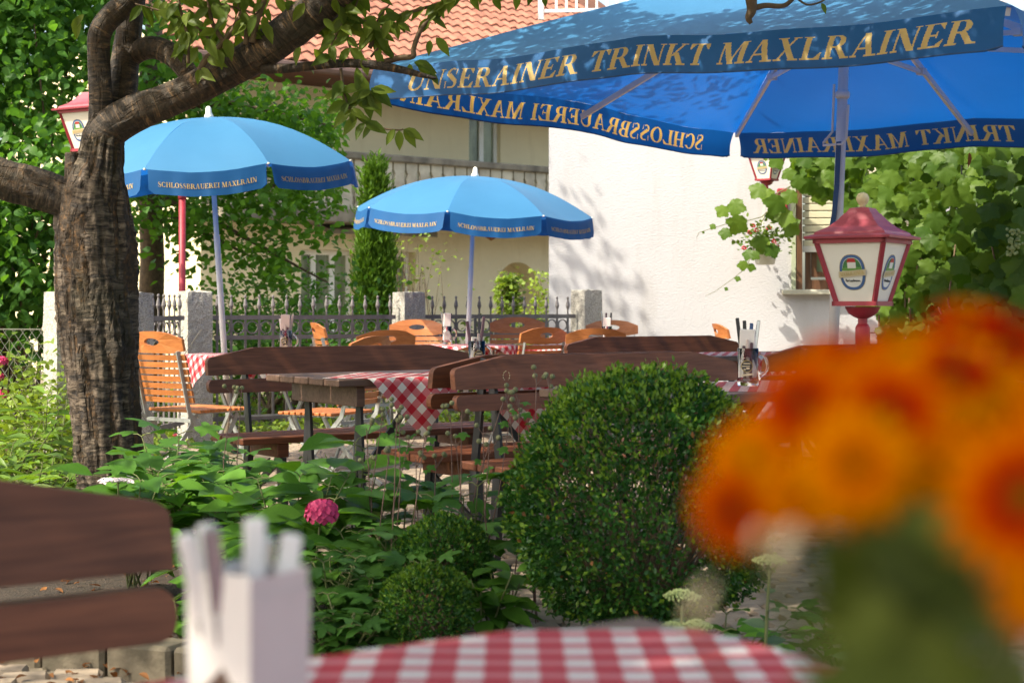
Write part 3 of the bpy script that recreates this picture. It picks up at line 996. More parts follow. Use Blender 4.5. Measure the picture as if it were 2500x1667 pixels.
sa.build('sash', 'brown_frame', frm)
MB().box(((sx0 + sx1) / 2, .115, (sz0 + sz1) / 2), (sx1 - sx0 - .05, .008, sz1 - sz0 - .05)).build('pane', 'window_pane', frm)
shz = iz(1960, 608)
z = shz + .02
MB().box(((wx0 + wx1) / 2, .045, shz), (wx1 - wx0 - .13, .026, .055)).build('shutter_rail', 'emblem_white', frm)
k = 0
while z < wzt - .07:
    MB().box(((wx0 + wx1) / 2, .045, z + .034), (wx1 - wx0 - .13, .016, .058), None, .004).build('shutter_slat', 'shutter', frm)
    z += .0665
MB().box(((wx0 + wx1) / 2 - .02, -.02, wzs - .02), (wx1 - wx0 + .22, .16, .045), None, .006).build('window_sill', 'sill_paint', inn)
# white railing of the terrace on the inn's flat roof
rl = thing('terrace_railing', 'white metal railing with upright bars above the tiled roof edge', 'railing', IO + Vector((0, 0, 3.75)), (0, 0, IA))
MB().box((-.07, -.05, .55), (.05, .05, 1.1)).build('post', 'white_metal', rl)
MB().box((4.5, -.05, 1.1), (9.1, .05, .04)).build('top_rail', 'white_metal', rl)
MB().box((4.5, -.05, .08), (9.1, .03, .03)).build('bottom_rail', 'white_metal', rl)
bb = MB().box((0, 0, 0), (.022, .022, .98)).mesh('baluster', 'white_metal')
for i in range(30):
    link(bb, 'baluster', rl, (.075 + i * .095, -.05, .585))

# ------------------------------------------------------------------ granite posts and iron fence
def granite_post(label, c, w, h, seed, rot):
    m = MB()
    nz, ns = 16, 5
    per = []
    for k in range(4):
        a = [(-1, -1), (1, -1), (1, 1), (-1, 1)][k]
        b = [(1, -1), (1, 1), (-1, 1), (-1, -1)][k]
        for i in range(ns):
            t = i / ns
            per.append((a[0] + (b[0] - a[0]) * t, a[1] + (b[1] - a[1]) * t))
    n = len(per)
    for j in range(nz + 1):
        z = h * j / nz
        for (x, y) in per:
            q = noise.noise(Vector((x * 2 + seed * 7, y * 2, z * 7))) + .5 * noise.noise(Vector((x * 6, y * 6 + seed, z * 18)))
            s = w / 2 * (1 + .045 * q - (.03 if j == nz else 0))
            m.v.append((x * s, y * s, z + (.012 * q if j == nz else 0)))
    for j in range(nz):
        for i in range(n):
            a, b = j * n + i, j * n + (i + 1) % n
            m.f.append((a, b, b + n, a + n))
    m.v.append((0, 0, h + .008))
    for i in range(n):
        m.f.append((nz * n + i, nz * n + (i + 1) % n, len(m.v) - 1))
    o = m.build('granite_post', 'granite')
    o.location = c
    o.rotation_euler = (0, 0, rot)
    return tag(o, label, 'post', 'granite posts of the garden fence')
granite_post('granite post beside the trunk of the cherry tree, tallest and nearest', G(172, 9.5), .25, 1.14, 1, TH)
granite_post('granite post half hidden behind the trunk, at the near end of the short fence panel', G(322, 10.95), .22, 1.15, 2, TH + .1)
granite_post('granite post behind the slatted chair at the corner of the fence', G(476, 12.15), .205, 1.17, 3, TH)
granite_post('granite post in the middle of the fence beside the thuja', G(998, 13.32), .205, 1.175, 4, TH)
granite_post('shaded granite post standing against the white wall', G(1432, 14.38), .205, 1.205, 5, TH)

def iron_fence(label, a, b, sp=.121):
    """panel from a to b with every picket and ring a part"""
    d = b - a
    ln = d.length
    t = thing('iron_fence', label, 'fence', a, (0, 0, math.atan2(d.y, d.x)), 'iron fence panels')
    for nm, z, h in (('top_rail', .968, .036), ('middle_rail', .81, .034), ('bottom_rail', .17, .036)):
        MB().box((ln / 2, 0, z), (ln + (.06 if nm != 'middle_rail' else 0), .016, h)).build(nm, 'fence_paint', t)
    pk = MB()
    pk.box((0, 0, .545), (.017, .013, .83))
    pk.lathe([(.008, .95), (.008, 1.03), (.013, 1.045), (.019, 1.062), (.0145, 1.09), (.007, 1.118), (.007, 1.122), (.011, 1.130), (.011, 1.140), (.003, 1.148)], 8)
    pme = pk.mesh('picket', 'fence_paint')
    rg = MB()
    n = 20
    for k in range(n + 1):
        a_ = 2 * math.pi * k / n
        for rr in (.044, .053):
            for y in (-.006, .006):
                rg.v.append((rr * math.cos(a_), y, rr * math.sin(a_)))
    for k in range(n):
        o = k * 4
        for p, q in ((0, 1), (1, 3), (3, 2), (2, 0)):
            rg.f.append((o + p, o + q, o + 4 + q, o + 4 + p))
    rme = rg.mesh('ring', 'fence_paint')
    n = int((ln - .02) / sp)
    off = (ln - n * sp) / 2
    for i in range(n + 1):
        link(pme, 'picket', t, (off + i * sp, 0, 0))
        if i < n:
            link(rme, 'ring', t, (off + (i + .5) * sp, 0, .8885))
    return t
def fl(px):
    t_ = (px - 1250) / F
    Y = 13.918 / (1 - .693 * t_)
    return Vector((t_ * Y, Y, 0))
iron_fence('grey iron fence panel with ring frieze right of the corner post', fl(524), fl(958))
iron_fence('grey iron fence panel with ring frieze ending at the white wall', fl(1042), fl(1398))
iron_fence('short grey iron fence panel seen end-on between two granite posts', G(445, 11.95), G(352, 11.1))

# chain link fence on the left
cl = thing('chain_link_fence', 'green-grey chain link fence in front of the hazel foliage', 'fence', G(108, 9.9), (0, 0, math.pi - .18))
m = MB()
for k in range(-16, 44):
    for sg in (-1, 1):
        x0 = k * .062
        a, b = Vector((x0, 0.002 * sg, 0.0)), Vector((x0 + sg * .91 * .72, 0.002 * sg, .91))
        if sg < 0:
            a.x += .6; b.x += .6
        m.tube([a, b], .0022, 4, False)
m.build('wire_mesh', 'wire', cl)
MB().tube([(-.3, 0, .91), (2.8, 0, .91)], .0035, 5).build('top_wire', 'wire', cl)
MB().tube([(-.3, 0.01, .5), (2.8, 0.01, .5)], .003, 5).build('tension_wire', 'wire', cl)
MB().tube([(2.8, 0.03, 0), (2.8, 0.03, 1.0)], .025, 8).build('post', 'wire', cl)

# ------------------------------------------------------------------ wooden benches and tables
BL = 1.5
def board_shape(z0, z1, taper, ln=BL, rc=.025):
    """side outline (x,z) of a backrest board with sloping shoulders and rounded corners"""
    dz = .045 if taper else 0.0
    o = []
    def corner(cx, cz, a0, a1, r):
        for a in np.linspace(a0, a1, 4):
            o.append((cx + r * math.cos(a), cz + r * math.sin(a)))
    corner(rc, z0 + rc, math.pi * 1.5, math.pi, rc) if not taper else o.extend([(0.0, z0)])
    corner(rc, z1 - dz - rc, math.pi, math.pi * .6, rc)
    if taper:
        o.append((.25, z1)); o.append((ln - .25, z1))
    corner(ln - rc, z1 - dz - rc, math.pi * .4, 0, rc)
    corner(ln - rc, z0 + rc, 0, -math.pi / 2, rc) if not taper else o.extend([(ln, z0)])
    return o
LEAN = .16
def back_pt(x, z, w):
    """backrest leans away from the sitter (towards -y)"""
    return Vector((x, -.02 - (z - .45) * LEAN + w, z))
def make_bench(label, group='brown wooden garden benches'):
    t = thing('garden_bench', label, 'bench', group=group)
    for z0, z1, tp in ((.725, .855, True), (.640, .705, False)):
        MB().prism(board_shape(z0, z1, tp), .034, back_pt).build('backrest_board', 'brown_wood', t)
    for k in range(3):
        MB().box((BL / 2, .055 + k * .118, .435), (BL, .108, .032), None, .005).build('seat_plank', 'brown_wood', t)
    for x in (.22, BL - .22):
        MB().box((x, .17, .385), (.06, .30, .066), None, .004).build('seat_bearer', 'brown_wood', t)
        m = MB()
        m.bar((x, -.02 - .40 * LEAN - .03, .84), (x, -.045, .42), .045, .014, (1, 0, 0))
        m.bar((x, -.045, .425), (x, -.09, .0), .05, .03, (1, 0, 0))
        m.bar((x, .30, .35), (x, .33, .0), .045, .03, (1, 0, 0))
        m.bar((x, -.075, .15), (x, .30, .345), .03, .012, (1, 0, 0))
        m.bar((x, -.09, .012), (x, -.09 + .09, .012), .05, .022, (0, 0, 1))
        m.build('leg', 'dark_metal', t)
    return t
def place_bench(o, u, v, face):
    """face=+1: sitter looks along +v, -1: along -v; u is the lower end"""
    if face > 0:
        o.location = UV(u, v); o.rotation_euler = (0, 0, TH)
    else:
        o.location = UV(u + BL, v); o.rotation_euler = (0, 0, TH + math.pi)
    return o
b0 = make_bench('brown bench facing the viewer behind the bare-ended table, left of the middle')
place_bench(b0, 3.05, 6.90, -1)
def bench(label, u, v, face):
    return place_bench(dup(b0, label, (0, 0, 0)), u, v, face)
bench('brown bench of the middle back-to-back pair that looks away towards the fence', 3.30, 5.385, 1)
bench('brown bench with a worn ring mark, half covered by the big box bush', 3.31, 5.13, -1)
bench('brown bench against the white wall, behind the table with the cutlery mug', 6.05, 8.06, -1)
bench('brown bench of the pair behind the red lamp, looking towards the white wall', 5.53, 5.80, 1)
bench('brown bench of the pair behind the red lamp, mostly hidden by the orange flowers', 5.70, 5.50, -1)
bench('large blurred brown bench at the lower left edge beside the blurred cutlery mug', .760 - BL, 1.80, -1)
# small worn ring mark on the bench in the middle
m = MB()
for k in range(11):
    a = k * .571 + .2
    if k in (3, 8):
        continue
    m.box((.016 * math.cos(a), 0, .019 * math.sin(a)), (.007, .001, .003), Matrix.Rotation(-a + 1.57, 3, 'Y'))
ring = m.build('worn_ring_mark', 'ball_finial', bpy.data.objects['garden_bench.002'])
p = back_pt(BL - .245, .775, .036)
ring.location = p

TL, TW = 1.52, .69
def make_table(label, group='brown slatted garden tables', wood_='weathered_wood'):
    t = thing('garden_table', label, 'table', group=group)
    n = 5
    w = TW / n
    for k in range(n):
        MB().box((TL / 2, (k + .5) * w, .734), (TL, w - .010, .032), None, .005).build('table_plank', wood_, t)
    for x in (.13, TL - .13):
        MB().box((x, TW / 2, .674), (.042, TW - .09, .086), None, .003).build('end_bearer', 'weathered_wood', t)
        m = MB()
        # lyre shaped leg of bent flat bar
        path = []
        for a in np.linspace(0, 1, 15):
            yy = -.235 + .06 * a if a < .45 else -.208 + .208 * ((a - .45) / .55) ** 1.6
            zz = .63 - a * .585
            path.append((yy, zz))
        for sg in (-1, 1):
            for i in range(14):
                y0, z0 = path[i]; y1, z1 = path[i + 1]
                m.bar((x + .03, TW / 2 + sg * y0, z0), (x + .03, TW / 2 + sg * y1, z1 - .003), .04, .014, (1, 0, 0))
        for i in range(8):
            a, b = -math.pi + i * math.pi / 8, -math.pi + (i + 1) * math.pi / 8
            m.bar((x + .03, TW / 2 + .27 * math.cos(a), .25 + .235 * math.sin(a)), (x + .03, TW / 2 + .27 * math.cos(b), .25 + .235 * math.sin(b)), .04, .014, (1, 0, 0))
        for sg in (-1, 1):
            m.bar((x + .03, TW / 2 + sg * .26, .26), (x + .03, TW / 2 + sg * .235, .63), .04, .014, (1, 0, 0))
            m.bar((x + .03, TW / 2, .016), (x + .03, TW / 2 + sg * .30, .012), .045, .02, (0, 0, 1))
        sx = 1 if x < TL / 2 else -1
        m.bar((x + .03, TW / 2, .12), (x + sx * .48, TW / 2, .70), .032, .014, (0, 1, 0))
        m.build('leg', 'dark_metal', t)
    return t
def place_table(o, u, v):
    o.location = UV(u, v); o.rotation_euler = (0, 0, TH)
    return o
t0 = place_table(make_table('slatted wooden table with a bare left end and curved black legs, in the middle'), 3.10, 5.73)
t3 = place_table(dup(t0, 'slatted table behind the big box bush, its left corner showing', (0, 0, 0)), 3.36, 3.99)
t3.scale = (1.32, 1, 1)
place_table(dup(t0, 'slatted table in front of the bench at the white wall', (0, 0, 0)), 6.36, 7.10)
FC = P(1545, 1508, 1.53)
fgt = dup(t0, 'nearest blurred table at the bottom edge under a checked cloth', (0, 0, 0))
fgt.location = FC - UV(TL, 1.06) * 1.0
fgt.location.z = 0
fgt.rotation_euler = (0, 0, TH)
fgt.scale = (1, 1.06 / TW, 1)

def cloth(label, origin, ang, c, half, rot, rect, top=.752, lift=0.0, n=34, fold=.012, rnd=None, weave=1.0):
    """square cloth (side 2*half) turned by rot about c, laid on a table rectangle rect (local) and hanging over its edges"""
    m = MB()
    (a, b, p, q) = rect
    cr, sr = math.cos(rot), math.sin(rot)
    def f(s, t):
        x, y = (s - .5) * 2 * half, (t - .5) * 2 * half
        X, Y = c[0] + cr * x - sr * y, c[1] + sr * x + cr * y
        if rnd:
            rr = math.hypot(X, Y)
            k = min(1, rnd / max(rr, 1e-6))
            qx, qy = X * k, Y * k
        else:
            qx, qy = min(max(X, a), b), min(max(Y, p), q)
        dx, dy = X - qx, Y - qy
        dd = math.hypot(dx, dy)
        z = top + lift + .0015 * noise.noise(Vector((X * 7, Y * 7, lift * 99)))
        if dd > 1e-6:
            r = .014 + lift
            wob = fold * math.sin((qx * 1.0 + qy * 1.3) * 17 + dd * 3) * min(1, dd / .12)
            if dd < r * 1.5:
                th = dd / r
                th = min(th, 1.5)
                return Vector((qx + dx / dd * r * math.sin(th), qy + dy / dd * r * math.sin(th), z - r * (1 - math.cos(th))))
            o = r + max(0, wob)
            return Vector((qx + dx / dd * o, qy + dy / dd * o, z - r - (dd - r * 1.5)))
        return Vector((qx, qy, z))
    m.grid(n, n, f, lambda s, t: (s * 2 * half * weave, t * 2 * half * weave))
    o = m.build('tablecloth', 'gingham', smooth=True)
    o.location = origin
    o.rotation_euler = (0, 0, ang)
    return tag(o, label, 'tablecloth', 'red and white checked tablecloths')
RT = (0, TL, 0, TW)
cloth('checked cloth hanging in a point over the bare-ended table, left of two', UV(3.10, 5.73), TH, (.39, .135), .395 * .7071, math.pi / 4, RT, n=40)
cloth('checked cloth hanging behind the middle bench, right one of two on that table', UV(3.10, 5.73), TH, (.90, .15), .455 * .7071, math.pi / 4 + .06, RT, lift=.004, n=40)
cloth('red and white checked cloth under the cutlery mug behind the big box bush', UV(3.36, 3.99), TH, (.85, .33), .62 * .7071, math.pi / 4, RT)
cloth('red and white checked cloth half in sunlight on the table by the white wall', UV(6.36, 7.10), TH, (.62, .26), .58 * .7071, math.pi / 4, RT, n=40)
fgo = fgt.location.copy()
lx = Matrix.Rotation(-TH, 3, 'Z') @ (Vector((0.05, 1.448 - .46, 0)) - Vector((fgo.x, fgo.y, 0)))
cloth('blurred red and white checked cloth across the bottom edge of the picture', fgo, TH, (lx.x, lx.y), .46, -TH, (0, TL, 0, 1.06), n=60, weave=1.45)

# ------------------------------------------------------------------ folding chairs
CHW = .43
def make_chair(label, group='orange slatted folding chairs'):
    t = thing('folding_chair', label, 'chair', group=group)
    # chair looks along +y; the backrest leans to -y
    def bp(x, z, w):
        return Vector((x, -.20 - (z - .45) * .25 + w - .04 * (1 - (2 * x / CHW) ** 2), z))
    # head board with an oval grip hole
    n = 24
    hole = [(.062 * math.cos(a), .852 + .021 * math.sin(a)) for a in np.linspace(0, 2 * math.pi, n, endpoint=False)]
    out = []
    for a in np.linspace(0, 2 * math.pi, n, endpoint=False):
        c, s = math.cos(a), math.sin(a)
        k = 1 / max(abs(c) / .215, abs(s) / .075, 1e-6)
        x, z = c * k, s * k
        if s > 0:
            z = min(z, .075 - .050 * (abs(x) / .215) ** 2.6) if abs(s) / .075 >= abs(c) / .215 else z * .40
        out.append((x, .850 + z * .84))
    m = MB()
    th = .018
    for w in (0, th):
        m.v += [tuple(bp(x, z, w)) for x, z in out] + [tuple(bp(x, z, w)) for x, z in hole]
    for i in range(n):
        j = (i + 1) % n
        m.f.append((i, j, n + j, n + i))
        m.f.append((2 * n + i, 3 * n + i, 3 * n + j, 2 * n + j))
        m.f.append((i, 2 * n + i, 2 * n + j, j))
        m.f.append((n + i, n + j, 3 * n + j, 3 * n + i))
    m.build('head_board', 'chair_wood', t)
    for k in range(7):
        z = .762 - k * .0405
        s = MB()
        for i in range(9):
            x = -CHW / 2 + CHW * i / 8
            for dz, w in ((-.0155, 0), (.0155, 0), (.0155, .014), (-.0155, .014)):
                s.v.append(tuple(bp(x, z + dz, w)))
        for i in range(8):
            o = i * 4
            for p, q in ((0, 1), (1, 2), (2, 3), (3, 0)):
                s.f.append((o + p, o + 4 + p, o + 4 + q, o + q))
        s.f += [(0, 1, 2, 3), (35, 34, 33, 32)]
        s.build('back_slat', 'chair_wood', t)
    for k in range(9):
        MB().box((0, -.15 + k * .044, .452 - .0 * k), (CHW + .01, .034, .018), None, .003).build('seat_slat', 'chair_wood', t)
    for sg in (-1, 1):
        x = sg * (CHW / 2 - .03)
        m = MB()
        m.bar(bp(x, .80, -.008), bp(x, .43, -.008), .026, .008, (1, 0, 0))
        m.bar(bp(x, .44, -.008), (x, .16, .02), .026, .009, (1, 0, 0))
        m.bar((x, .16, .012), (x, .26, .006), .026, .009, (1, 0, 0))
        m.build('back_upright', 'galvanised', t)
        x2 = sg * (CHW / 2 - .045)
        m = MB()
        m.bar((x2, .21, .438), (x2, -.17, .438), .024, .008, (0, 0, 1))
        pts = [(x2, .17, .43)]
        for a in np.linspace(0, 1, 9):
            pts.append((x2, .17 - .10 * math.sin(a * math.pi * .5) - .33 * a ** 2, .43 - .42 * a))
        for i in range(len(pts) - 1):
            m.bar(pts[i], pts[i + 1] if (Vector(pts[i]) - Vector(pts[i + 1])).length > 1e-3 else (x2, .165, .42), .026, .009, (1, 0, 0))
        m.build('front_leg', 'galvanised', t)
    for y_, z_, w_, i_ in ((-.20, .40, .02, .03), (-.12, .10, .012, .045), (.13, .08, .012, .03)):
        MB().bar((-CHW / 2 + i_, y_, z_), (CHW / 2 - i_, y_, z_), w_, w_).build('cross_bar', 'galvanised', t)
    return t
def chair_at(o, px, Y, deg, sc=1.04):
    off = Matrix.Rotation(R(deg), 3, 'Z') @ Vector((0, -.33 * sc, 0))
    o.location = G(px, Y) - off      # (px, Y) is where the top of the backrest stands
    o.rotation_euler = (0, 0, R(deg))
    o.scale = (sc,) * 3
    return o
c0 = chair_at(make_chair('orange slatted chair with metal legs right behind the tree trunk'), 372, 8.95, -36, 1.0)
def chair(label, px, Y, deg, sc=1.04):
    return chair_at(dup(c0, label, (0, 0, 0)), px, Y, deg, sc)
chair('slatted chair with its grip seen edge-on, beside the mug in front of the fence', 768, 12.2, -72, 1.02)
chair('slatted chair whose seat shows below the backrest of the left bench', 916, 9.0, 62, .97)
chair('slatted chair turned away just behind the middle of the left bench', 948, 10.4, 28, .985)
chair('slatted chair in front of the middle granite post', 1018, 12.9, 180, 1.04)
chair('slatted chair in front of the arched niche, facing the viewer', 1262, 13.0, 186, 1.06)
chair('slatted chair at the round table seen from behind at an angle', 1334, 11.6, 36, .987)
chair('slatted chair seen from behind in front of the bench at the white wall', 1457, 10.9, 6, .99)
chair('slatted chair standing against the white wall with a mug before it', 1494, 13.3, 176, 1.03)
chair('slatted chair showing only its edge above the bench at the white wall', 1750, 12.3, -84, 1.01)

# ------------------------------------------------------------------ folding tables
def fold_table(label, loc, ang, rnd, half=.40):
    t = thing('folding_table', label, 'table', loc, (0, 0, ang), 'folding tables with orange slats')
    if rnd:
        MB().lathe([(half - .01, .722), (half, .728), (half, .744), (half - .01, .75)], 40).build('table_top', 'chair_wood', t)
    else:
        for k in range(8):
            w = 2 * half / 8
            MB().box((0, -half + (k + .5) * w, .736), (2 * half, w - .008, .022), None, .003).build('table_slat', 'chair_wood', t)
    for sg in (-1, 1):
        m = MB()
        m.bar((sg * half * .6, -half * .8, .72), (sg * half * .6, half * .8, .0), .03, .012, (1, 0, 0))
        m.bar((sg * half * .55, half * .8, .72), (sg * half * .55, -half * .8, .0), .03, .012, (1, 0, 0))
        m.build('leg', 'galvanised', t)
    MB().bar((-half * .55, 0, .36), (half * .55, 0, .36), .012, .012).build('cross_bar', 'galvanised', t)
    return t
LT = G(640, 10.0)
fold_table('square folding table under the left parasol', LT, TH, False, .40)
cloth('red and white checked cloth hanging off the table under the left parasol', LT, TH, (-.02, 0), .44, .55, (-.4, .4, -.4, .4))
RTb = G(1136, 12.35)
fold_table('round folding table under the right parasol', RTb, 0, True, .40)
cloth('sunlit pale checked cloth on the round table', RTb, 0, (0, 0), .40, .3, (0, 0, 0, 0), rnd=.40, n=40)
WTb = G(1440, 12.2)
fold_table('square folding table near the white wall', WTb, TH, False, .40)
cloth('checked cloth on the small table near the white wall', WTb, TH, (0, 0), .46, .1, (-.4, .4, -.4, .4))

# ------------------------------------------------------------------ cutlery mugs
def mug(label, loc, s=1.0, ang=0.0, colours=('plum_handle',), nap='paper', emblem=True, nh=.205, cut=(.26, .25, .24, .25), hold=True):
    t = thing('cutlery_mug', label, 'mug', loc, (0, 0, ang), 'glass mugs holding cutlery and napkins')
    t.scale = (s, s, s)
    MB().lathe([(.036, 0), (.040, .004), (.041, .02), (.038, .05), (.040, .145), (.0375, .145), (.0355, .05), (.036, .022), (.001, .018)], 20).build('glass', 'mug_glass', t, True)
    m = MB()
    m.tube([(.038 + .036 * math.sin(a), 0, .08 - .042 * math.cos(a)) for a in np.linspace(0.15, math.pi - .15, 10)], .006, 6)
    m.build('handle', 'mug_glass', t, True)
    m = MB()
    m.box((-.004, -.014, nh / 2 + .022), (.058, .012, nh - .02), Matrix.Rotation(.03, 3, 'Y'), .003)
    m.box((.004, -.001, nh / 2 + .016), (.052, .010, nh - .03), Matrix.Rotation(-.04, 3, 'Y'), .003)
    m.build('napkin', nap, t)
    for i, h in enumerate(cut):
        c = colours[i % len(colours)]
        x = -.024 + .048 * i / max(1, len(cut) - 1)
        tip = Vector((x * 1.7, .018 + .006 * (i % 2), h))
        b = Vector((x * .5, .012, .022))
        m = MB()
        md = b.lerp(tip, .52)
        m.bar(md, tip, .014, .007, (0, 1, 0), .002)
        m.build('cutlery_handle', c, t)
        MB().bar(b, md, .012, .002, (0, 1, 0)).build('cutlery_blade', 'steel', t)
    for i in range(3 if hold else 0):
        x = -.016 + i * .015
        MB().bar((x * .7, -.026, .03), (x, -.028, .155 + .012 * ((i * 2) % 3)), .011, .006, (0, 1, 0), .002).build('cutlery_handle', 'plum_handle' if i != 1 else 'pink_paper', t)
    if emblem:
        e = thing('emblem', '', '', (0, 0, 0))
        del e['label']; del e['category']
        e.parent = t
        def disc(r, y, mat, cz=.078, cx=-.004):
            m = MB()
            vs = [(cx + .0, -y - .0005, cz)]
            pts_ = []
            for k in range(20):
                a = 2 * math.pi * k / 20
                xx = cx + r * math.cos(a)
                yy = -math.sqrt(max(0, y * y - xx * xx))
                pts_.append((xx, yy, cz + r * math.sin(a)))
            m.add([(cx, -math.sqrt(y * y - cx * cx), cz)] + pts_, [(0, 1 + k, 1 + (k + 1) % 20) for k in range(20)])
            m.build('emblem_disc', mat, e)
        disc(.0225, .0418, 'emblem_gold'); disc(.0205, .0424, 'emblem_black')
        m = MB()
        for (bx, bz, bw, bh) in ((0, .010, .026, .004), (-.004, 0, .03, .003), (.004, -.008, .012, .007), (-.008, -.012, .008, .004)):
            xx = bx - .004
            yy = -math.sqrt(.0432 ** 2 - xx * xx)
            m.box((xx, yy, .078 + bz), (bw, .0006, bh))
        m.box((-.002, -.0438, .046), (.040, .0006, .007), Matrix.Rotation(-.12, 3, 'Y'))
        m.build('emblem_mark', 'emblem_banner', e)
    return t
mug('tall glass mug with napkin and blue-handled cutlery on the checked cloth behind the box bush', P(1826, 943, 5.95) * 1.0 + Vector((0, 0, .0)), 1.0, -.15, ('dark_metal', 'dark_metal', 'blue_handle', 'steel'), emblem=True)
q = P(1164, 905, 7.05)
mug('glass mug with plum-handled knives on the bare-ended middle table', Vector((q.x, q.y, .757)), .98, .35, ('plum_handle', 'dark_metal', 'plum_handle'), nh=.15, cut=(.235, .25, .255))
mug('glass mug with pink paper napkins on the table under the left parasol', Vector((LT.x + .16, LT.y - .05, .757)), 1.0, .0, ('paper', 'pink_paper'), 'pink_paper', nh=.235, cut=(.22, .25))
mug('glass mug with white napkins on the sunlit round table', Vector((RTb.x - .14, RTb.y - .1, .757)), 1.0, .3, ('steel', 'dark_metal'), 'paper', False, .235, (.25, .245), False)
mug('glass mug with cutlery in front of the chair at the white wall', Vector((WTb.x + .13, WTb.y - .05, .757)), 1.0, .2, ('steel', 'plum_handle', 'dark_metal'), 'paper', False, .20, (.26, .25, .25), False)
fgm = thing('cutlery_holder', 'large blurred pale paper cutlery holder at the lower left', 'cutlery holder', P(604, 1667, 1.02), (0, 0, R(57)))
fgm.location.z = .757
def sleeve(faces, name, mat, hh, inset=0.0):
    m = MB()
    w = .0262 - inset
    for k in faces:
        r = Matrix.Rotation(k * math.pi / 2, 3, 'Z')
        m.add([r @ Vector(v) for v in ((-w, -w, .0), (w, -w, .0), (w * 1.06, -w * 1.06, hh), (-w * 1.06, -w * 1.06, hh))], [(0, 1, 2, 3)])
    return m.build(name, mat, fgm)
sleeve((3,), 'left_side', 'paper', .124)
sleeve((0,), 'front_side', 'pink_paper', .122)
sleeve((1, 2), 'back_side', 'paper', .123)
sleeve((0,), 'paper_fold', 'pink_paper', .110, -.0012)
m = MB().add([(-.0268, -.016, .046), (-.0268, .006, .040), (-.0272, .012, .050), (-.0272, -.004, .064)], [(0, 1, 2, 3)])
m.build('printed_mark', 'weathered_wood', fgm)
for x_, y_, dx, dy, hh, w_, c_ in ((-.014, .012, -.020, .010, .148, .012, 'paper'), (-.018, .0, -.016, .0, .154, .011, 'steel'), (-.008, .014, -.006, .01, .152, .012, 'paper'), (.004, -.004, .003, .004, .155, .014, 'paper'), (.012, .006, .008, -.004, .141, .013, 'steel'), (.016, -.008, .012, -.006, .143, .014, 'paper')):
    b_, t_ = Vector((x_ * .6, y_ * .6, .01)), Vector((x_ + dx, y_ + dy, hh))
    MB().bar(b_, b_.lerp(t_, .6), .011, .002, (0, 1, 0)).build('cutlery_blade', 'steel', fgm)
    MB().bar(b_.lerp(t_, .6), t_, w_, .006, (1, 1, 0), .002).build('cutlery_handle', c_, fgm)

# ------------------------------------------------------------------ serif capitals drawn from strokes
TK, TN, SF = .20, .065, .055
def _rect(x0, y0, x1, y1):
    return [(x0, y0), (x1, y0), (x1, y1), (x0, y1)]
def _diag(x0, y0, x1, y1, w):
    return [(x0, y0), (x0 + w, y0), (x1 + w, y1), (x1, y1)]
def _ring(cx, cy, rx, ry, a0, a1, tx=TK, ty=TN, n=18):
    q = []
    for i in range(n):
        a, b = R(a0 + (a1 - a0) * i / n), R(a0 + (a1 - a0) * (i + 1) / n)
        q.append([(cx + rx * math.cos(a), cy + ry * math.sin(a)), (cx + rx * math.cos(b), cy + ry * math.sin(b)),
                  (cx + (rx - tx) * math.cos(b), cy + (ry - ty) * math.sin(b)), (cx + (rx - tx) * math.cos(a), cy + (ry - ty) * math.sin(a))])
    return q
def _serif(x, w, y, ext=.085):
    return _rect(x - ext, y, x + w + ext, y + SF)
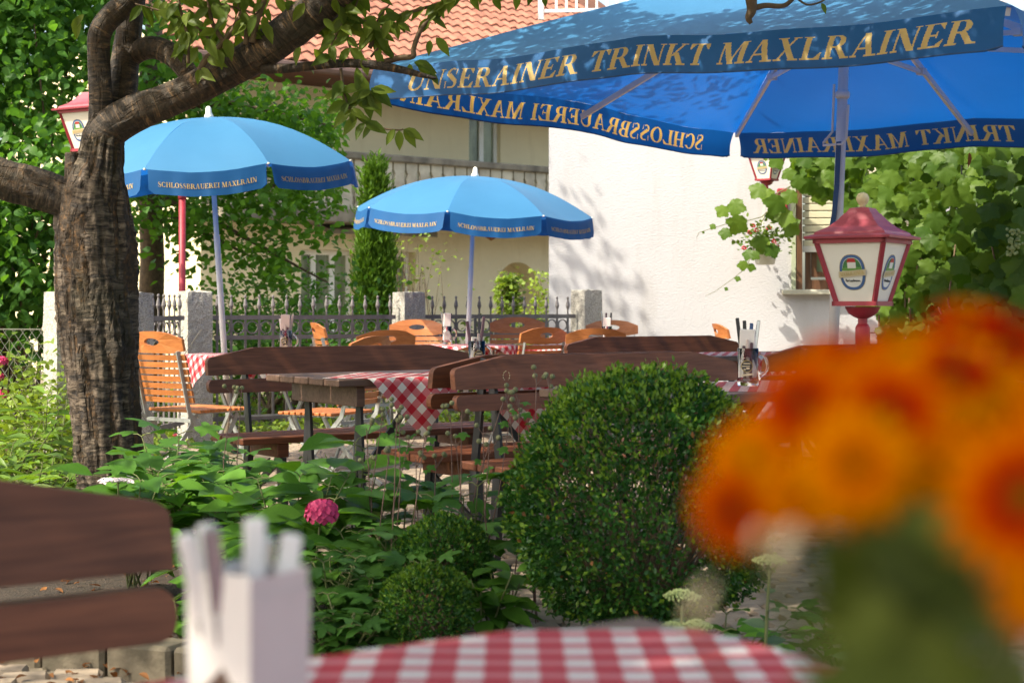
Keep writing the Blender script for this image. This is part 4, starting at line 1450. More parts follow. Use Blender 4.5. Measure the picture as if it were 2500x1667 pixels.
def glyph(ch):
    S = []
    if ch == 'I':
        S = [_rect(.09, 0, .09 + TK, 1), _serif(.09, TK, 0), _serif(.09, TK, 1 - SF)]; w = .38
    elif ch == 'H':
        for x in (.09, .62):
            S += [_rect(x, 0, x + TK, 1), _serif(x, TK, 0), _serif(x, TK, 1 - SF)]
        S.append(_rect(.28, .47, .63, .47 + TN)); w = .91
    elif ch == 'L':
        S = [_rect(.09, 0, .09 + TK, 1), _serif(.09, TK, 1 - SF), _rect(.0, 0, .72, SF), [(.50, SF), (.72, SF), (.76, .30), (.71, .30)]]; w = .76
    elif ch == 'E':
        S = [_rect(.09, 0, .09 + TK, 1), _rect(0, 0, .70, SF), _rect(0, 1 - SF, .68, 1), _rect(.28, .47, .52, .47 + TN), _rect(.48, .36, .53, .66),
             [(.50, SF), (.70, SF), (.76, .29), (.71, .29)], [(.50, 1 - SF), (.68, 1 - SF), (.70, .74), (.65, .74)]]; w = .77
    elif ch == 'T':
        S = [_rect(.29, 0, .29 + TK, 1), _serif(.29, TK, 0), _rect(.0, 1 - SF, .78, 1), [(0, 1 - SF), (.20, 1 - SF), (.05, .72), (0, .72)], [(.58, 1 - SF), (.78, 1 - SF), (.78, .72), (.73, .72)]]; w = .78
    elif ch == 'N':
        S = [_rect(.10, 0, .10 + TN, 1), _serif(.10, TN, 0), _rect(.72, 0, .72 + TN, 1), _serif(.72, TN, 1 - SF), _diag(.57, 0, .04, 1, .24), _rect(.0, 1 - SF, .28, 1)]; w = .88
    elif ch == 'M':
        S = [_rect(.10, 0, .10 + TN, 1), _serif(.10, TN, 0), _diag(.43, 0, .08, 1, .22), _diag(.47, 0, .80, 1, TN), _rect(.80, 0, .80 + TK, 1), _serif(.80, TK, 0), _rect(.0, 1 - SF, .26, 1), _rect(.80, 1 - SF, 1.08, 1)]; w = 1.08
    elif ch == 'A':
        S = [_diag(.07, 0, .38, 1, TN), _diag(.60, 0, .34, 1, .21), _rect(.20, .30, .62, .30 + TN), _rect(0, 0, .24, SF), _rect(.50, 0, .92, SF)]; w = .92
    elif ch == 'X':
        S = [_diag(.56, 0, .07, 1, .23), _diag(.08, 0, .64, 1, TN + .02), _rect(0, 0, .28, SF), _rect(.50, 0, .88, SF), _rect(.0, 1 - SF, .38, 1), _rect(.54, 1 - SF, .84, 1)]; w = .88
    elif ch == 'K':
        S = [_rect(.09, 0, .09 + TK, 1), _serif(.09, TK, 0), _serif(.09, TK, 1 - SF), _diag(.27, .42, .68, 1, TN + .03), _diag(.62, 0, .34, .56, .23), _rect(.54, 0, .93, SF), _rect(.56, 1 - SF, .86, 1)]; w = .93
    elif ch == 'U':
        S = [_rect(.09, .33, .09 + TK, 1), _serif(.09, TK, 1 - SF), _rect(.70, .33, .70 + TN, 1), _serif(.70, TN, 1 - SF)]
        n = 16
        for i in range(n):
            a, b = math.pi * (1 + i / n), math.pi * (1 + (i + 1) / n)
            def ti(a):
                return TK + (TN - TK) * (a / math.pi - 1)
            o = lambda a: (.4275 + .3375 * math.cos(a), .33 + .345 * math.sin(a))
            k = lambda a: (.4275 + (.3375 - ti(a)) * math.cos(a), .33 + (.345 - max(.10, ti(a) * .6)) * math.sin(a))
            S.append([o(a), o(b), k(b), k(a)])
        w = .86
    elif ch == 'R' or ch == 'B':
        S = [_rect(.09, 0, .09 + TK, 1), _serif(.09, TK, 0 if ch == 'R' else 0), _rect(0, 1 - SF, .3, 1)]
        S += [_rect(.28, 1 - TN, .42, 1), _rect(.28, .47, .42, .47 + TN)]
        S += _ring(.42, .735, .30 if ch == 'R' else .27, .265, -90, 90)
        if ch == 'R':
            S += [_diag(.66, 0, .38, .50, .22), _rect(.64, 0, .96, SF)]; w = .94
        else:
            S += [_rect(.28, 0, .42, TN)]
            S += _ring(.42, .265, .34, .268, -90, 90); w = .80
    elif ch == 'O':
        S = _ring(.43, .5, .43, .52, 0, 360, n=30); w = .86
    elif ch == 'C':
        S = _ring(.43, .5, .43, .52, 38, 322, n=26) + [[(.72, .68), (.78, .68), (.78, 1.0), (.74, .97)], [(.70, .20), (.76, .24), (.80, .24), (.77, .16)]]; w = .84
    elif ch == 'S':
        S = _ring(.32, .745, .25, .27, 55, 215, .12, TN) + _ring(.34, .26, .28, .275, 235, 395, .13, TN) + [[(.12, .62), (.26, .76), (.62, .40), (.50, .24)], [(.50, .70), (.55, .70), (.55, 1.0), (.52, .97)], [(.06, .0), (.10, .02), (.10, .33), (.05, .33)]]; w = .66
    elif ch == ' ':
        w = .36
    return S, w
def text_quads(txt, gap=.06):
    x = 0
    out = []
    for ch in txt:
        S, w = glyph(ch)
        out += [[(px + x, py) for px, py in q] for q in S]
        x += w + gap
    return out, x - gap
def lettering(m, txt, fn, n=3, gap=.06):
    """fn(x 0..1, y in cap heights, layer offset) -> point"""
    qs, W = text_quads(txt, gap)
    for k, q in enumerate(qs):
        off = (k % 5) * .00025
        o = len(m.v)
        ys = 3 if max(p[1] for p in q) - min(p[1] for p in q) > .4 else 1
        for j in range(ys + 1):
            t = j / ys
            for i in range(2):
                a = q[0] if i == 0 else q[1]
                b = q[3] if i == 0 else q[2]
                m.v.append(tuple(fn((a[0] + (b[0] - a[0]) * t) / W, a[1] + (b[1] - a[1]) * t, off)))
        for j in range(ys):
            m.f.append((o + 2 * j, o + 2 * j + 1, o + 2 * j + 3, o + 2 * j + 2))
    return W

# ------------------------------------------------------------------ big square parasol
PL = 3.7
HP = PL / 2
rot_p = (Matrix.Rotation(R(.6), 3, 'X') @ Matrix.Rotation(R(2.0), 3, 'Y') @ Matrix.Rotation(R(-41.0), 3, 'Z'))
pc = Vector((1.56, 7.62, 1.07)) * (PL / 3.17)
pc = Vector((1.48 * PL / 3, 7.21 * PL / 3, EYE + 1.01 * PL / 3))
RIM = pc.z / math.cos(R(2))
base = pc - rot_p @ Vector((0, 0, RIM))
bp_ = thing('big_parasol', 'big square blue parasol with gold lettering on its valance and a white pole', 'parasol', base, rot_p)
RISE = .80
VAL = .180
cor = [Vector((-HP, -HP, RIM)), Vector((HP, -HP, RIM)), Vector((HP, HP, RIM)), Vector((-HP, HP, RIM))]
apex = Vector((0, 0, RIM + RISE))
texts = ['UNSERAINER TRINKT MAXLRAINER', 'SCHLOSSBRAUEREI MAXLRAIN', 'UNSERAINER TRINKT MAXLRAINER', 'SCHLOSSBRAUEREI MAXLRAIN']
for k in range(4):
    A, B = cor[k], cor[(k + 1) % 4]
    m = MB()
    def pan(s, t):
        e = A.lerp(B, s)
        p = apex.lerp(e, t)
        w = 4 * s * (1 - s)
        p.z += .025 * w * t ** 3
        p.z -= .10 * w * math.sin(math.pi * min(1, t)) * t + .035 * (abs(math.sin(2 * math.pi * s)) ) * t * t
        p.z += .012 * noise.noise(Vector((s * 9 + k * 5, t * 4, 1))) * t
        return p
    m.grid(26, 16, pan)
    m.build('canopy_panel', 'canopy_blue', bp_, True)
    out = Vector((A.y - B.y, B.x - A.x, 0)).normalized() * -1
    if out.dot((A + B) / 2) < 0:
        out = -out
    def val(s, t, off=0.0):
        """s along the rim, t 0 top .. 1 hem"""
        e = pan(s, 1.0)
        rip = .014 * math.sin(s * 23 + k * 2) + .02 * noise.noise(Vector((s * 8, k * 3.0, 0)))
        edge = min(s, 1 - s) * PL
        cut = 0.0
        if edge < .05:
            cut = .05 * (1 - edge / .05) ** 2
        dr = max(0.0, VAL * t - cut * t)
        return e + Vector((0, 0, -dr)) + out * (.030 * math.sin(min(t * 2.2, 1.57)) + rip * t + off)
    # the print goes through the cloth: letter cells and plain cells of one fine grid
    a, b = (.086, .962) if len(texts[k]) > 25 else (.10, .93)
    slant = .24 * .102 / PL if len(texts[k]) > 25 else 0
    cap = .102 / VAL
    qs, W = text_quads(texts[k])
    NX, NY = 1150, 46
    mask = np.zeros((NY, NX), bool)
    for q in qs:
        st_ = np.array([[a + (b - a) * x / W + slant * y, .80 - y * cap] for x, y in q])
        gx, gy = (st_[:, 0] - .006) / .988 * NX - .5, st_[:, 1] * NY - .5
        i0, i1 = max(0, int(gx.min())), min(NX - 1, int(gx.max()) + 1)
        j0, j1 = max(0, int(gy.min())), min(NY - 1, int(gy.max()) + 1)
        X_, Y_ = np.meshgrid(np.arange(i0, i1 + 1), np.arange(j0, j1 + 1))
        ins_p = np.ones(X_.shape, bool); ins_n = np.ones(X_.shape, bool)
        for c in range(4):
            e = (gx[(c + 1) % 4] - gx[c]) * (Y_ - gy[c]) - (gy[(c + 1) % 4] - gy[c]) * (X_ - gx[c])
            ins_p &= e >= 0; ins_n &= e <= 0
        mask[j0:j1 + 1, i0:i1 + 1] |= ins_p | ins_n
    cs = [[np.array(val(.006 + i / 115 * .988, j / 23)) for i in range(116)] for j in range(24)]
    cs = np.array(cs)
    xi = np.linspace(0, 115, NX + 1); yi = np.linspace(0, 23, NY + 1)
    x0_ = np.minimum(xi.astype(int), 114); fx = (xi - x0_)[None, :, None]
    y0_ = np.minimum(yi.astype(int), 22); fy = (yi - y0_)[:, None, None]
    V = (cs[y0_][:, x0_] * (1 - fx) + cs[y0_][:, x0_ + 1] * fx) * (1 - fy) + (cs[y0_ + 1][:, x0_] * (1 - fx) + cs[y0_ + 1][:, x0_ + 1] * fx) * fy
    V = V.reshape(-1, 3)
    idx = np.arange((NX + 1) * (NY + 1)).reshape(NY + 1, NX + 1)
    quads = np.stack([idx[:-1, :-1], idx[:-1, 1:], idx[1:, 1:], idx[1:, :-1]], -1)
    def sub(mk, name, mat, parent):
        q = quads[mk]
        u, inv_ = np.unique(q, return_inverse=True)
        inv_ = inv_.reshape(-1)
        me = bpy.data.meshes.new(name)
        me.vertices.add(len(u)); me.vertices.foreach_set('co', V[u].reshape(-1))
        me.loops.add(len(inv_)); me.loops.foreach_set('vertex_index', inv_.astype(np.int32))
        me.polygons.add(len(q)); me.polygons.foreach_set('loop_start', (np.arange(len(q)) * 4).astype(np.int32)); me.polygons.foreach_set('loop_total', np.full(len(q), 4, np.int32))
        me.polygons.foreach_set('use_smooth', np.ones(len(q), bool))
        me.update(calc_edges=True)
        me.materials.append(MATS[mat])
        return link(me, name, parent)
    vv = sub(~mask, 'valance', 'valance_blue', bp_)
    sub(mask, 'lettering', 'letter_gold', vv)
    hem = MB()
    hem.tube([val(.006 + s * .988, 1.0) for s in np.linspace(0, 1, 50)], .004, 5)
    hem.build('hem', 'strap_blue', vv)
# ribs, struts, hub, pole
ends = cor + [(cor[i] + cor[(i + 1) % 4]) / 2 for i in range(4)]
hubz = RIM + RISE - .06
runz = RIM + .26
for k, e in enumerate(ends):
    d = Vector((e.x, e.y, 0))
    far = Vector((e.x, e.y, RIM - .025)) * .985
    far.z = RIM - .02 - (.06 if k > 3 else 0)
    top = Vector((0, 0, hubz)) + d.normalized() * .05
    top.z -= .04
    m = MB().bar(top, far, .022, .034, (0, 0, 1))
    rb = m.build('rib', 'white_metal', bp_)
    mid = top.lerp(far, .58)
    st = Vector((0, 0, runz)) + d.normalized() * .05
    MB().bar(st, mid - Vector((0, 0, .02)), .018, .026, (0, 0, 1)).build('strut', 'white_metal', rb)
    MB().box(mid - Vector((0, 0, .018)), (.05, .05, .04)).build('rib_joint', 'white_metal', rb)
PS = rot_p.inverted() @ Vector((.055, 0, 0))
MB().lathe([(.07, -.05), (.075, .0), (.05, .05)], 16, (0, 0, hubz)).build('hub', 'white_metal', bp_, True)
MB().lathe([(.045, -.09), (.062, -.05), (.062, .05), (.045, .06)], 16, (0, 0, runz)).build('runner', 'white_metal', bp_, True)
pole_ = MB().tube([(0, 0, 0), (0, 0, hubz)], .029, 20).build('pole', 'white_metal', bp_, True)
MB().lathe([(.036, -.02), (.041, -.012), (.041, .012), (.036, .02)], 16, (0, 0, RIM - .04)).build('pole_collar', 'white_metal', bp_, True).location = PS
pole_.location = PS
m = MB()
inv = rot_p.inverted()
def lp(px, py, Y):
    return inv @ (P(px, py, Y) - base)
yc = pc.y - .05
m.tube([(-.045, -.02, RIM + .02), (-.045, -.02, RIM - .25), (-.10, -.02, RIM - .31), (-.10, -.02, RIM - .325), (.03, -.045, RIM - .325), (.045, -.02, RIM - .29), (.045, -.01, RIM - .1)], .007, 6)
m.build('crank_handle', 'white_metal', bp_).location = PS
m = MB()
sp_ = [Vector((.01, -.042, RIM - .31)), Vector((.012, -.048, RIM - .55)), Vector((0, -.045, RIM - .72)), Vector((-.03, -.05, RIM - .92))]
for i in range(3):
    m.bar(sp_[i], sp_[i + 1], .030, .004, (0, 1, 0))
m.build('tie_strap', 'strap_blue', bp_).location = PS
MB().box((0, 0, .04), (.5, .5, .08), None, .02).build('base_plate', 'kerb', bp_)

# ------------------------------------------------------------------ round parasols
def parasol(label, base, tilt, Rr, rim, rise, val_h, npan, rot0, ripple, pole_r=.017):
    t = thing('round_parasol', label, 'parasol', base, tilt, 'round blue parasols')
    def dome(a, r):
        k = npan
        ph = ((a - rot0) * k / (2 * math.pi)) % 1.0
        edge = math.cos(math.pi / k) / math.cos((ph - .5) * 2 * math.pi / k)
        rr = r * (edge * .55 + .45)
        z = rim + rise * (1 - r ** 2.15) - .034 * math.sin(math.pi * ph) * r + .006 * noise.noise(Vector((a * 5, r * 3, rim))) * r
        return Vector((Rr * rr * math.cos(a), Rr * rr * math.sin(a), z))
    for k in range(npan):
        a0, a1 = rot0 + 2 * math.pi * k / npan, rot0 + 2 * math.pi * (k + 1) / npan
        MB().grid(8, 10, lambda s, q: dome(a0 + (a1 - a0) * (s * .9998 + .0001), .02 + .98 * q)).build('canopy_panel', 'canopy_blue', t, True)
        def vf(s, q, off=0.0):
            a = a0 + (a1 - a0) * s
            p = dome(min(max(a, a0 + 1e-4), a1 - 1e-4), 1.0)
            o = Vector((math.cos((a0 + a1) / 2), math.sin((a0 + a1) / 2), 0))
            rp = ripple * (math.sin(s * 26 + k * 3) + .6 * math.sin(s * 51 + k)) * q
            e = min(s, 1 - s)
            dr = val_h * q * (1 - .5 * max(0, 1 - e / .06) ** 2 * 1.0)
            return p + o * (.004 + .018 * q * (1 if e > .02 else .6) + rp + off) - Vector((0, 0, dr))
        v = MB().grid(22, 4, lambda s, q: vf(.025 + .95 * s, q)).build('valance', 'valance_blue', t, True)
        m = MB()
        cap = .030 / val_h
        lettering(m, 'SCHLOSSBRAUEREI MAXLRAIN', lambda x, y, o: vf(.10 + .80 * x, .68 - y * cap, .0022 + o))
        m.build('lettering', 'letter_gold', v)
        rb = MB().tube([dome(a0 + 1e-4, .04 + .95 * q) - Vector((0, 0, .012)) for q in np.linspace(0, 1, 7)], .005, 5).build('rib', 'white_metal', t)
        tip = dome(a0 + 1e-4, 1.0)
        MB().lathe([(.002, -.006), (.008, -.004), (.008, .004), (.002, .006)], 8, tuple(tip)).build('rib_tip', 'pvc', rb)
    MB().tube([(0, 0, 0), (0, 0, rim - .45), (0, 0, rim - .449), (0, 0, rim + rise)], [pole_r * 1.2, pole_r * 1.2, pole_r, pole_r], 12).build('pole', 'white_metal', t, True)
    MB().lathe([(.034, -.01), (.03, .01), (.02, .03), (.018, .06), (.008, .072)], 12, (0, 0, rim + rise)).build('finial', 'pvc', t, True)
    MB().lathe([(.26, 0), (.26, .05), (.05, .09), (.03, .3)], 24).build('foot', 'kerb', t)
    return t
tl = Matrix.Rotation(R(-2.8), 3, 'Y') @ Matrix.Rotation(R(5.0), 3, 'X')
top = P(510, 283, 10.3)
parasol('round blue parasol beside the trunk, larger of the two and standing nearer', top - tl @ Vector((0, 0, 2.34)), tl, .965, 2.0, .33, .145, 8, R(-104), .0055)
tr_ = Matrix.Rotation(R(2.6), 3, 'Y') @ Matrix.Rotation(R(3.7), 3, 'X')
top = P(1160, 424, 12.6)
parasol('round blue parasol over the round table in front of the thuja', top - tr_ @ Vector((0, 0, 2.18)), tr_, .965, 1.87, .29, .145, 8, R(-100), .005)

# ------------------------------------------------------------------ red lamps with opal panels
class MM:
    """one mesh with several materials"""
    def __init__(s):
        s.v, s.f, s.mi, s.mats = [], [], [], []
    def take(s, mb, mat):
        if mat not in s.mats:
            s.mats.append(mat)
        o = len(s.v)
        s.v += mb.v
        s.f += [tuple(i + o for i in f) for f in mb.f]
        s.mi += [s.mats.index(mat)] * len(mb.f)
    def build(s, name, parent):
        me = bpy.data.meshes.new(name)
        me.from_pydata([tuple(p) for p in s.v], [], s.f)
        for k in s.mats:
            me.materials.append(MATS[k])
        me.polygons.foreach_set('material_index', s.mi)
        me.update()
        return link(me, name, parent)
def emblem(par, ctr, ex, ez, nn, s):
    """oval beer label built from flat layers; ex, ez, nn are local axes"""
    mm = MM()
    def lay(out, d, mat):
        mm.take(MB().prism(out, .0004, lambda x, y, w: ctr + ex * (x * s) + ez * (y * s) + nn * (d + w - .0004)), mat)
    def oval(rx, ry, n=28, y0=None):
        o = []
        for i in range(n):
            a = 2 * math.pi * i / n
            x, y = rx * math.copysign(abs(math.cos(a)) ** .82, math.cos(a)), ry * math.copysign(abs(math.sin(a)) ** .82, math.sin(a))
            if y0 is not None:
                y = max(y, y0)
            o.append((x, y))
        return o
    lay(oval(.76, 1.02), .0008, 'emblem_gold')
    lay(oval(.735, .995), .0014, 'emblem_blue')
    lay(oval(.58, .84), .0020, 'emblem_white')
    lay(oval(.56, .81, y0=.10), .0026, 'emblem_green')
    lay([(-.58, .10), (.58, .10), (.56, .26), (.2, .32), (-.2, .31), (-.56, .24)], .0032, 'emblem_meadow')
    lay([(-.24, .24), (.24, .24), (.24, .60), (-.24, .60)], .0038, 'emblem_white')
    lay([(-.27, .58), (.27, .58), (.19, .80), (-.19, .80)], .0044, 'emblem_red')
    lay([(-.80, -.30), (.78, -.16), (.80, .18), (-.78, .06)], .0050, 'emblem_banner')
    m = MB()
    lettering(m, 'MAXLRAINER', lambda x, y, o: ctr + ex * ((-.70 + 1.40 * x) * s) + ez * ((-.20 + .12 * x + y * .21) * s) + nn * (.0056 + o))
    mm.take(m, 'emblem_gold')
    m = MB()
    pts = [(-.42 + .84 * i / 40, -.48 + .05 * math.sin(i * 1.25) + (.07 if i in (1, 2, 9, 10, 22, 23) else 0)) for i in range(41)]
    m.tube([ctr + ex * (x * s) + ez * (y * s) + nn * .003 for x, y in pts], .0011, 4)
    mm.take(m, 'emblem_black')
    mm.build('emblem', par)
def lantern(t, z0, s=1.0, both=True):
    hb_, ht = .0685 * s, .120 * s
    H = .230 * s
    for z, h, th, nm_ in ((z0 + .008, hb_ + .006, .016, 'lower_frame'), (z0 + H - .008, ht + .004, .016, 'upper_frame')):
        rims = MB()
        for a in range(4):
            r = Matrix.Rotation(a * math.pi / 2, 3, 'Z')
            rims.box(r @ Vector((0, -h, z)), (2 * h + .012, .012, th), r)
        rims.build(nm_, 'red_paint', t)
    for a in range(4):
        r = Matrix.Rotation(a * math.pi / 2, 3, 'Z')
        MB().bar(r @ Vector((hb_, -hb_, z0 + .012)), r @ Vector((ht, -ht, z0 + H - .012)), .014, .014, r @ Vector((1, 1, 0))).build('corner_post', 'red_paint', t)
        m = MB()
        q = [(-hb_, -hb_ + .002, z0 + .014), (hb_, -hb_ + .002, z0 + .014), (ht, -ht + .002, z0 + H - .014), (-ht, -ht + .002, z0 + H - .014)]
        q2 = [(x, y + .004, z) for x, y, z in q]
        m.add([r @ Vector(v) for v in q + q2], [(0, 1, 2, 3), (7, 6, 5, 4), (0, 4, 5, 1), (1, 5, 6, 2), (2, 6, 7, 3), (3, 7, 4, 0)])
        pn = m.build('panel', 'opal_panel', t)
        ez = Vector((0, -(ht - hb_), H - .028)).normalized()
        ex = Vector((1, 0, 0))
        nn = ex.cross(ez)
        c = Vector((0, -(hb_ + ht) / 2, z0 + H * .5))
        emblem(pn, r @ (c + Vector((0, .002 - .0, 0))), r @ ex, r @ ez, r @ nn, .062 * s)
    # curved roof
    rf = MB()
    prof = [(.152, 0), (.154, .008), (.128, .016), (.124, .024), (.090, .043), (.066, .066), (.048, .090), (.044, .092), (.034, .108), (.012, .112)]
    zz = z0 + H
    o = 0
    for (r_, z) in prof:
        for sx, sy in ((-1, -1), (1, -1), (1, 1), (-1, 1)):
            rf.v.append((sx * r_ * s, sy * r_ * s, zz + z * s))
    for i in range(len(prof) - 1):
        for k in range(4):
            a, b = i * 4 + k, i * 4 + (k + 1) % 4
            rf.f.append((a, b, b + 4, a + 4))
    rf.f.append((3, 2, 1, 0)); rf.f.append(tuple((len(prof) - 1) * 4 + k for k in range(4)))
    roof_ = rf.build('lantern_roof', 'dusty_sky_red', t)
    MB().lathe([(.010, -.004), (.010, .006), (.0165, .014), (.022, .026), (.022, .034), (.016, .046), (.006, .051)], 14, (0, 0, zz + .112 * s)).build('ball', 'ball_finial', roof_, True)
    MB().lathe([(.014, -.042), (.030, -.036), (.050, -.022), (.060, -.004), (.060, .0)], 20, (0, 0, z0 - .002)).build('cup', 'red_paint', t, True)
def post_lamp(label, loc, rz, z0, pr=.0205, s=1.0):
    t = thing('post_lamp', label, 'lamp', loc, (0, 0, rz), 'red lanterns with white panels')
    lantern(t, z0, s)
    MB().lathe([(pr * .8, -.0), (pr * .8, -.045)], 12, (0, 0, z0 - .040), True).build('neck', 'red_paint', t)
    MB().lathe([(pr, 0), (pr * 1.22, .003), (pr * 1.24, .075), (pr * .9, .088)], 16, (0, 0, z0 - .150)).build('collar', 'red_paint', t, True)
    MB().tube([(0, 0, 0), (0, 0, z0 - .1)], pr, 16).build('pole', 'red_paint', t, True)
    MB().lathe([(.09, 0), (.09, .012), (.035, .03), (pr, .08)], 16).build('foot', 'red_paint', t)
    return t
post_lamp('red lantern on a red post in front of the vine, nearest and whole in view', G(2106, 5.42), R(-34), EYE + (750 - 747) * 5.42 / F)
post_lamp('red lantern half hidden behind the upper trunk of the cherry tree', G(222, 8.9), R(-30), EYE + (750 - 372) * 8.9 / F)
post_lamp('red lamp post whose lantern is hidden behind the parasol beside the trunk', G(445, 12.75), R(-34), EYE + (750 - 442) * 12.75 / F, .028, 1.0)
# lantern hanging from a bracket on the white wall
wl = thing('wall_lamp', 'red lantern on a bracket at the white wall above the flower pot', 'lamp', P(1872, 442, 14.1), (0, 0, R(-36)), 'red lanterns with white panels')
lantern(wl, 0, 1.0)
MB().lathe([(.012, -.12), (.018, -.10), (.010, -.085), (.016, -.065), (.012, -.04)], 10).build('finial_drop', 'red_paint', wl)
Rz = Matrix.Rotation(R(36), 3, 'Z')
def wlp(px, py, Y):
    return Rz @ (P(px, py, Y) - Vector(wl.location))
m = MB().tube([(0, 0, -.06), wlp(1888, 478, 14.2), wlp(1904, 470, 14.32), wlp(1912, 500, 14.42)], .012, 8)
m.build('bracket', 'red_paint', wl)
MB().box(wlp(1910, 492, 14.49), (.10, .05, .24), Matrix.Rotation(R(29), 3, 'Z'), .01).build('wall_plate', 'red_paint', wl)

# ------------------------------------------------------------------ cherry tree
TY = 7.0
tree = thing('cherry_tree', 'old cherry tree with peeling striped bark and spreading limbs, its trunk at the left', 'tree', G(275, TY))
TO = Vector(tree.location)
def bark_tube(name, pts, smooth, segs=30, parent=tree, rough=.06, sub=None, uneven=1.0):
    """pts: (px, py, width px, dY); smooth interpolation, fissured surface, bark coordinates"""
    ctrl = [(P(a, b, TY + dy) - TO, w / 2 * (TY + dy) / F) for a, b, w, dy in pts]
    path, rad = [], []
    n = len(ctrl)
    for i in range(n - 1):
        p0, p1, p2, p3 = ctrl[max(i - 1, 0)], ctrl[i], ctrl[i + 1], ctrl[min(i + 2, n - 1)]
        k = sub or max(4, int((p2[0] - p1[0]).length / .02))
        for j in range(k):
            t = j / k
            def cr(a, b, c, d):
                return .5 * ((2 * b) + (c - a) * t + (2 * a - 5 * b + 4 * c - d) * t * t + (3 * b - a - 3 * c + d) * t ** 3)
            path.append(cr(p0[0], p1[0], p2[0], p3[0])); rad.append(max(.002, cr(p0[1], p1[1], p2[1], p3[1])))
    path.append(ctrl[-1][0]); rad.append(ctrl[-1][1])
    sd = (pts[0][0] * 7 + pts[0][1] * 3) % 97
    def disp(a, s, i):
        c, q = math.cos(a), math.sin(a)
        r0 = rad[0]
        f = noise.noise(Vector((c * 3.2 + sd, q * 3.2, s * 1.6)))
        g_ = noise.noise(Vector((c * 9, q * 9 + sd, s * 7)))
        h = noise.noise(Vector((c * 16, q * 16 + sd, s * 40)))
        return 1 + uneven * (rough * (1.2 * f + .7 * g_) + .60 * rough * h - rough * .9 * max(0, .25 - abs(f)) * 1.2)
    m = MB()
    m.tube(path, rad, segs, True, disp)
    o = m.build(name, 'cherry_bark', parent, True)
    me = o.data
    at = me.attributes.new('bark', 'FLOAT_VECTOR', 'POINT')
    at.data.foreach_set('vector', np.array(m.attr['_bark'] , float).reshape(-1))
    a2 = me.attributes.new('smoothbark', 'FLOAT', 'POINT')
    a2.data.foreach_set('value', np.full(len(me.vertices), float(smooth)))
    return o
bark_tube('trunk', [(274, 1330, 180, 0), (276, 1230, 160, 0), (266, 1100, 160, 0), (257, 1000, 164, 0), (250, 900, 172, 0), (243, 800, 184, 0), (234, 700, 186, 0), (231, 600, 188, 0), (228, 530, 176, 0), (232, 460, 152, 0), (243, 400, 114, 0), (252, 340, 98, 0), (268, 290, 80, 0)], 0.0, 120, rough=.12)
bark_tube('limb', [(236, 400, 84, 0), (254, 330, 96, 0), (320, 282, 92, 0), (400, 250, 84, 0), (480, 214, 82, 0), (560, 172, 82, 0), (640, 124, 88, -.03), (720, 66, 92, -.05), (800, 0, 92, -.1), (880, -80, 86, -.15), (960, -190, 70, -.2), (1040, -340, 50, -.25)], 0.75, 48, rough=.045)
bark_tube('limb', [(246, 300, 60, .02), (246, 230, 56, .0), (242, 150, 54, 0), (244, 85, 56, -.02), (268, 45, 56, -.02), (310, 5, 58, 0), (350, -60, 52, .05), (390, -180, 40, .1), (410, -320, 28, .1)], 0.7, 40, rough=.04)
bark_tube('limb', [(280, 300, 74, .10), (298, 220, 72, .12), (308, 130, 66, .14), (318, 50, 60, .16), (325, -40, 54, .2), (300, -200, 40, .25), (260, -380, 26, .3)], 0.55, 40, rough=.05)
bark_tube('limb', [(312, 150, 44, .14), (345, 122, 54, .12), (385, 118, 56, .10), (425, 140, 54, .08), (455, 175, 50, .07), (475, 215, 44, .06)], 0.6, 36, rough=.045)
bark_tube('limb', [(230, 520, 90, 0), (150, 482, 96, 0), (80, 458, 100, -.02), (10, 440, 98, -.05), (-70, 405, 94, -.1), (-190, 330, 80, -.2), (-340, 200, 60, -.3)], 0.45, 44, rough=.05)
bark_tube('limb', [(195, 500, 46, -.02), (180, 450, 42, -.03), (176, 410, 36, -.04), (176, 374, 34, -.04)], 0.3, 24, rough=.06)
bark_tube('limb', [(640, 168, 26, -.05), (700, 168, 23, -.08), (775, 160, 22, -.1), (850, 155, 22, -.12), (920, 160, 22, -.13), (985, 172, 18, -.14), (1030, 184, 13, -.15), (1066, 192, 6, -.15)], 0.9, 18, rough=.04)
tk = next(o for o in kids(tree) if o.name.startswith('trunk'))
bc_ = P(312, 838, TY - .115) - TO
bw = []
for v in tk.data.vertices:
    d = (v.co - bc_)
    d.z *= .75
    w = math.exp(-(d.length / .075) ** 2)
    bw.append(w)
    if w > .01:
        o_ = Vector((v.co.x - (P(247, 838, TY) - TO).x, v.co.y, 0)).normalized()
        v.co += o_ * w * (.042 + .034 * noise.noise(v.co * 28) + .022 * noise.noise(v.co * 60))
at = tk.data.attributes.new('burl', 'FLOAT', 'POINT')
at.data.foreach_set('value', bw)
m = MB()
def twig(pts, Y0=TY, r0=6.0, r1=2.0, mb=None):
    n = len(pts)
    path = [P(a, b, Y0 + (c[0] if c else 0)) - TO for a, b, *c in pts]
    full = []
    for i in range(n - 1):
        p0, p1, p2, p3 = path[max(i - 1, 0)], path[i], path[i + 1], path[min(i + 2, n - 1)]
        for j in range(6):
            t = j / 6
            full.append(.5 * ((2 * p1) + (p2 - p0) * t + (2 * p0 - 5 * p1 + 4 * p2 - p3) * t * t + (3 * p1 - p0 - 3 * p2 + p3) * t ** 3))
    full.append(path[-1])
    k = Y0 / F
    (mb or MB()).tube(full, [(r0 + (r1 - r0) * i / (len(full) - 1)) * k for i in range(len(full))], 7)
    return full
TW_ = []
def tw(pts, r0, r1, Y0=TY - .12):
    mb = MB()
    f = twig(pts, Y0, r0, r1, mb)
    mb.build('twig', 'twig', tree, True)
    TW_.append(f)
    return f
tw([(925, 155), (975, 142), (1008, 138), (1010, 118), (1028, 72), (1062, 32), (1100, -10), (1140, -70)], 8, 4.5)
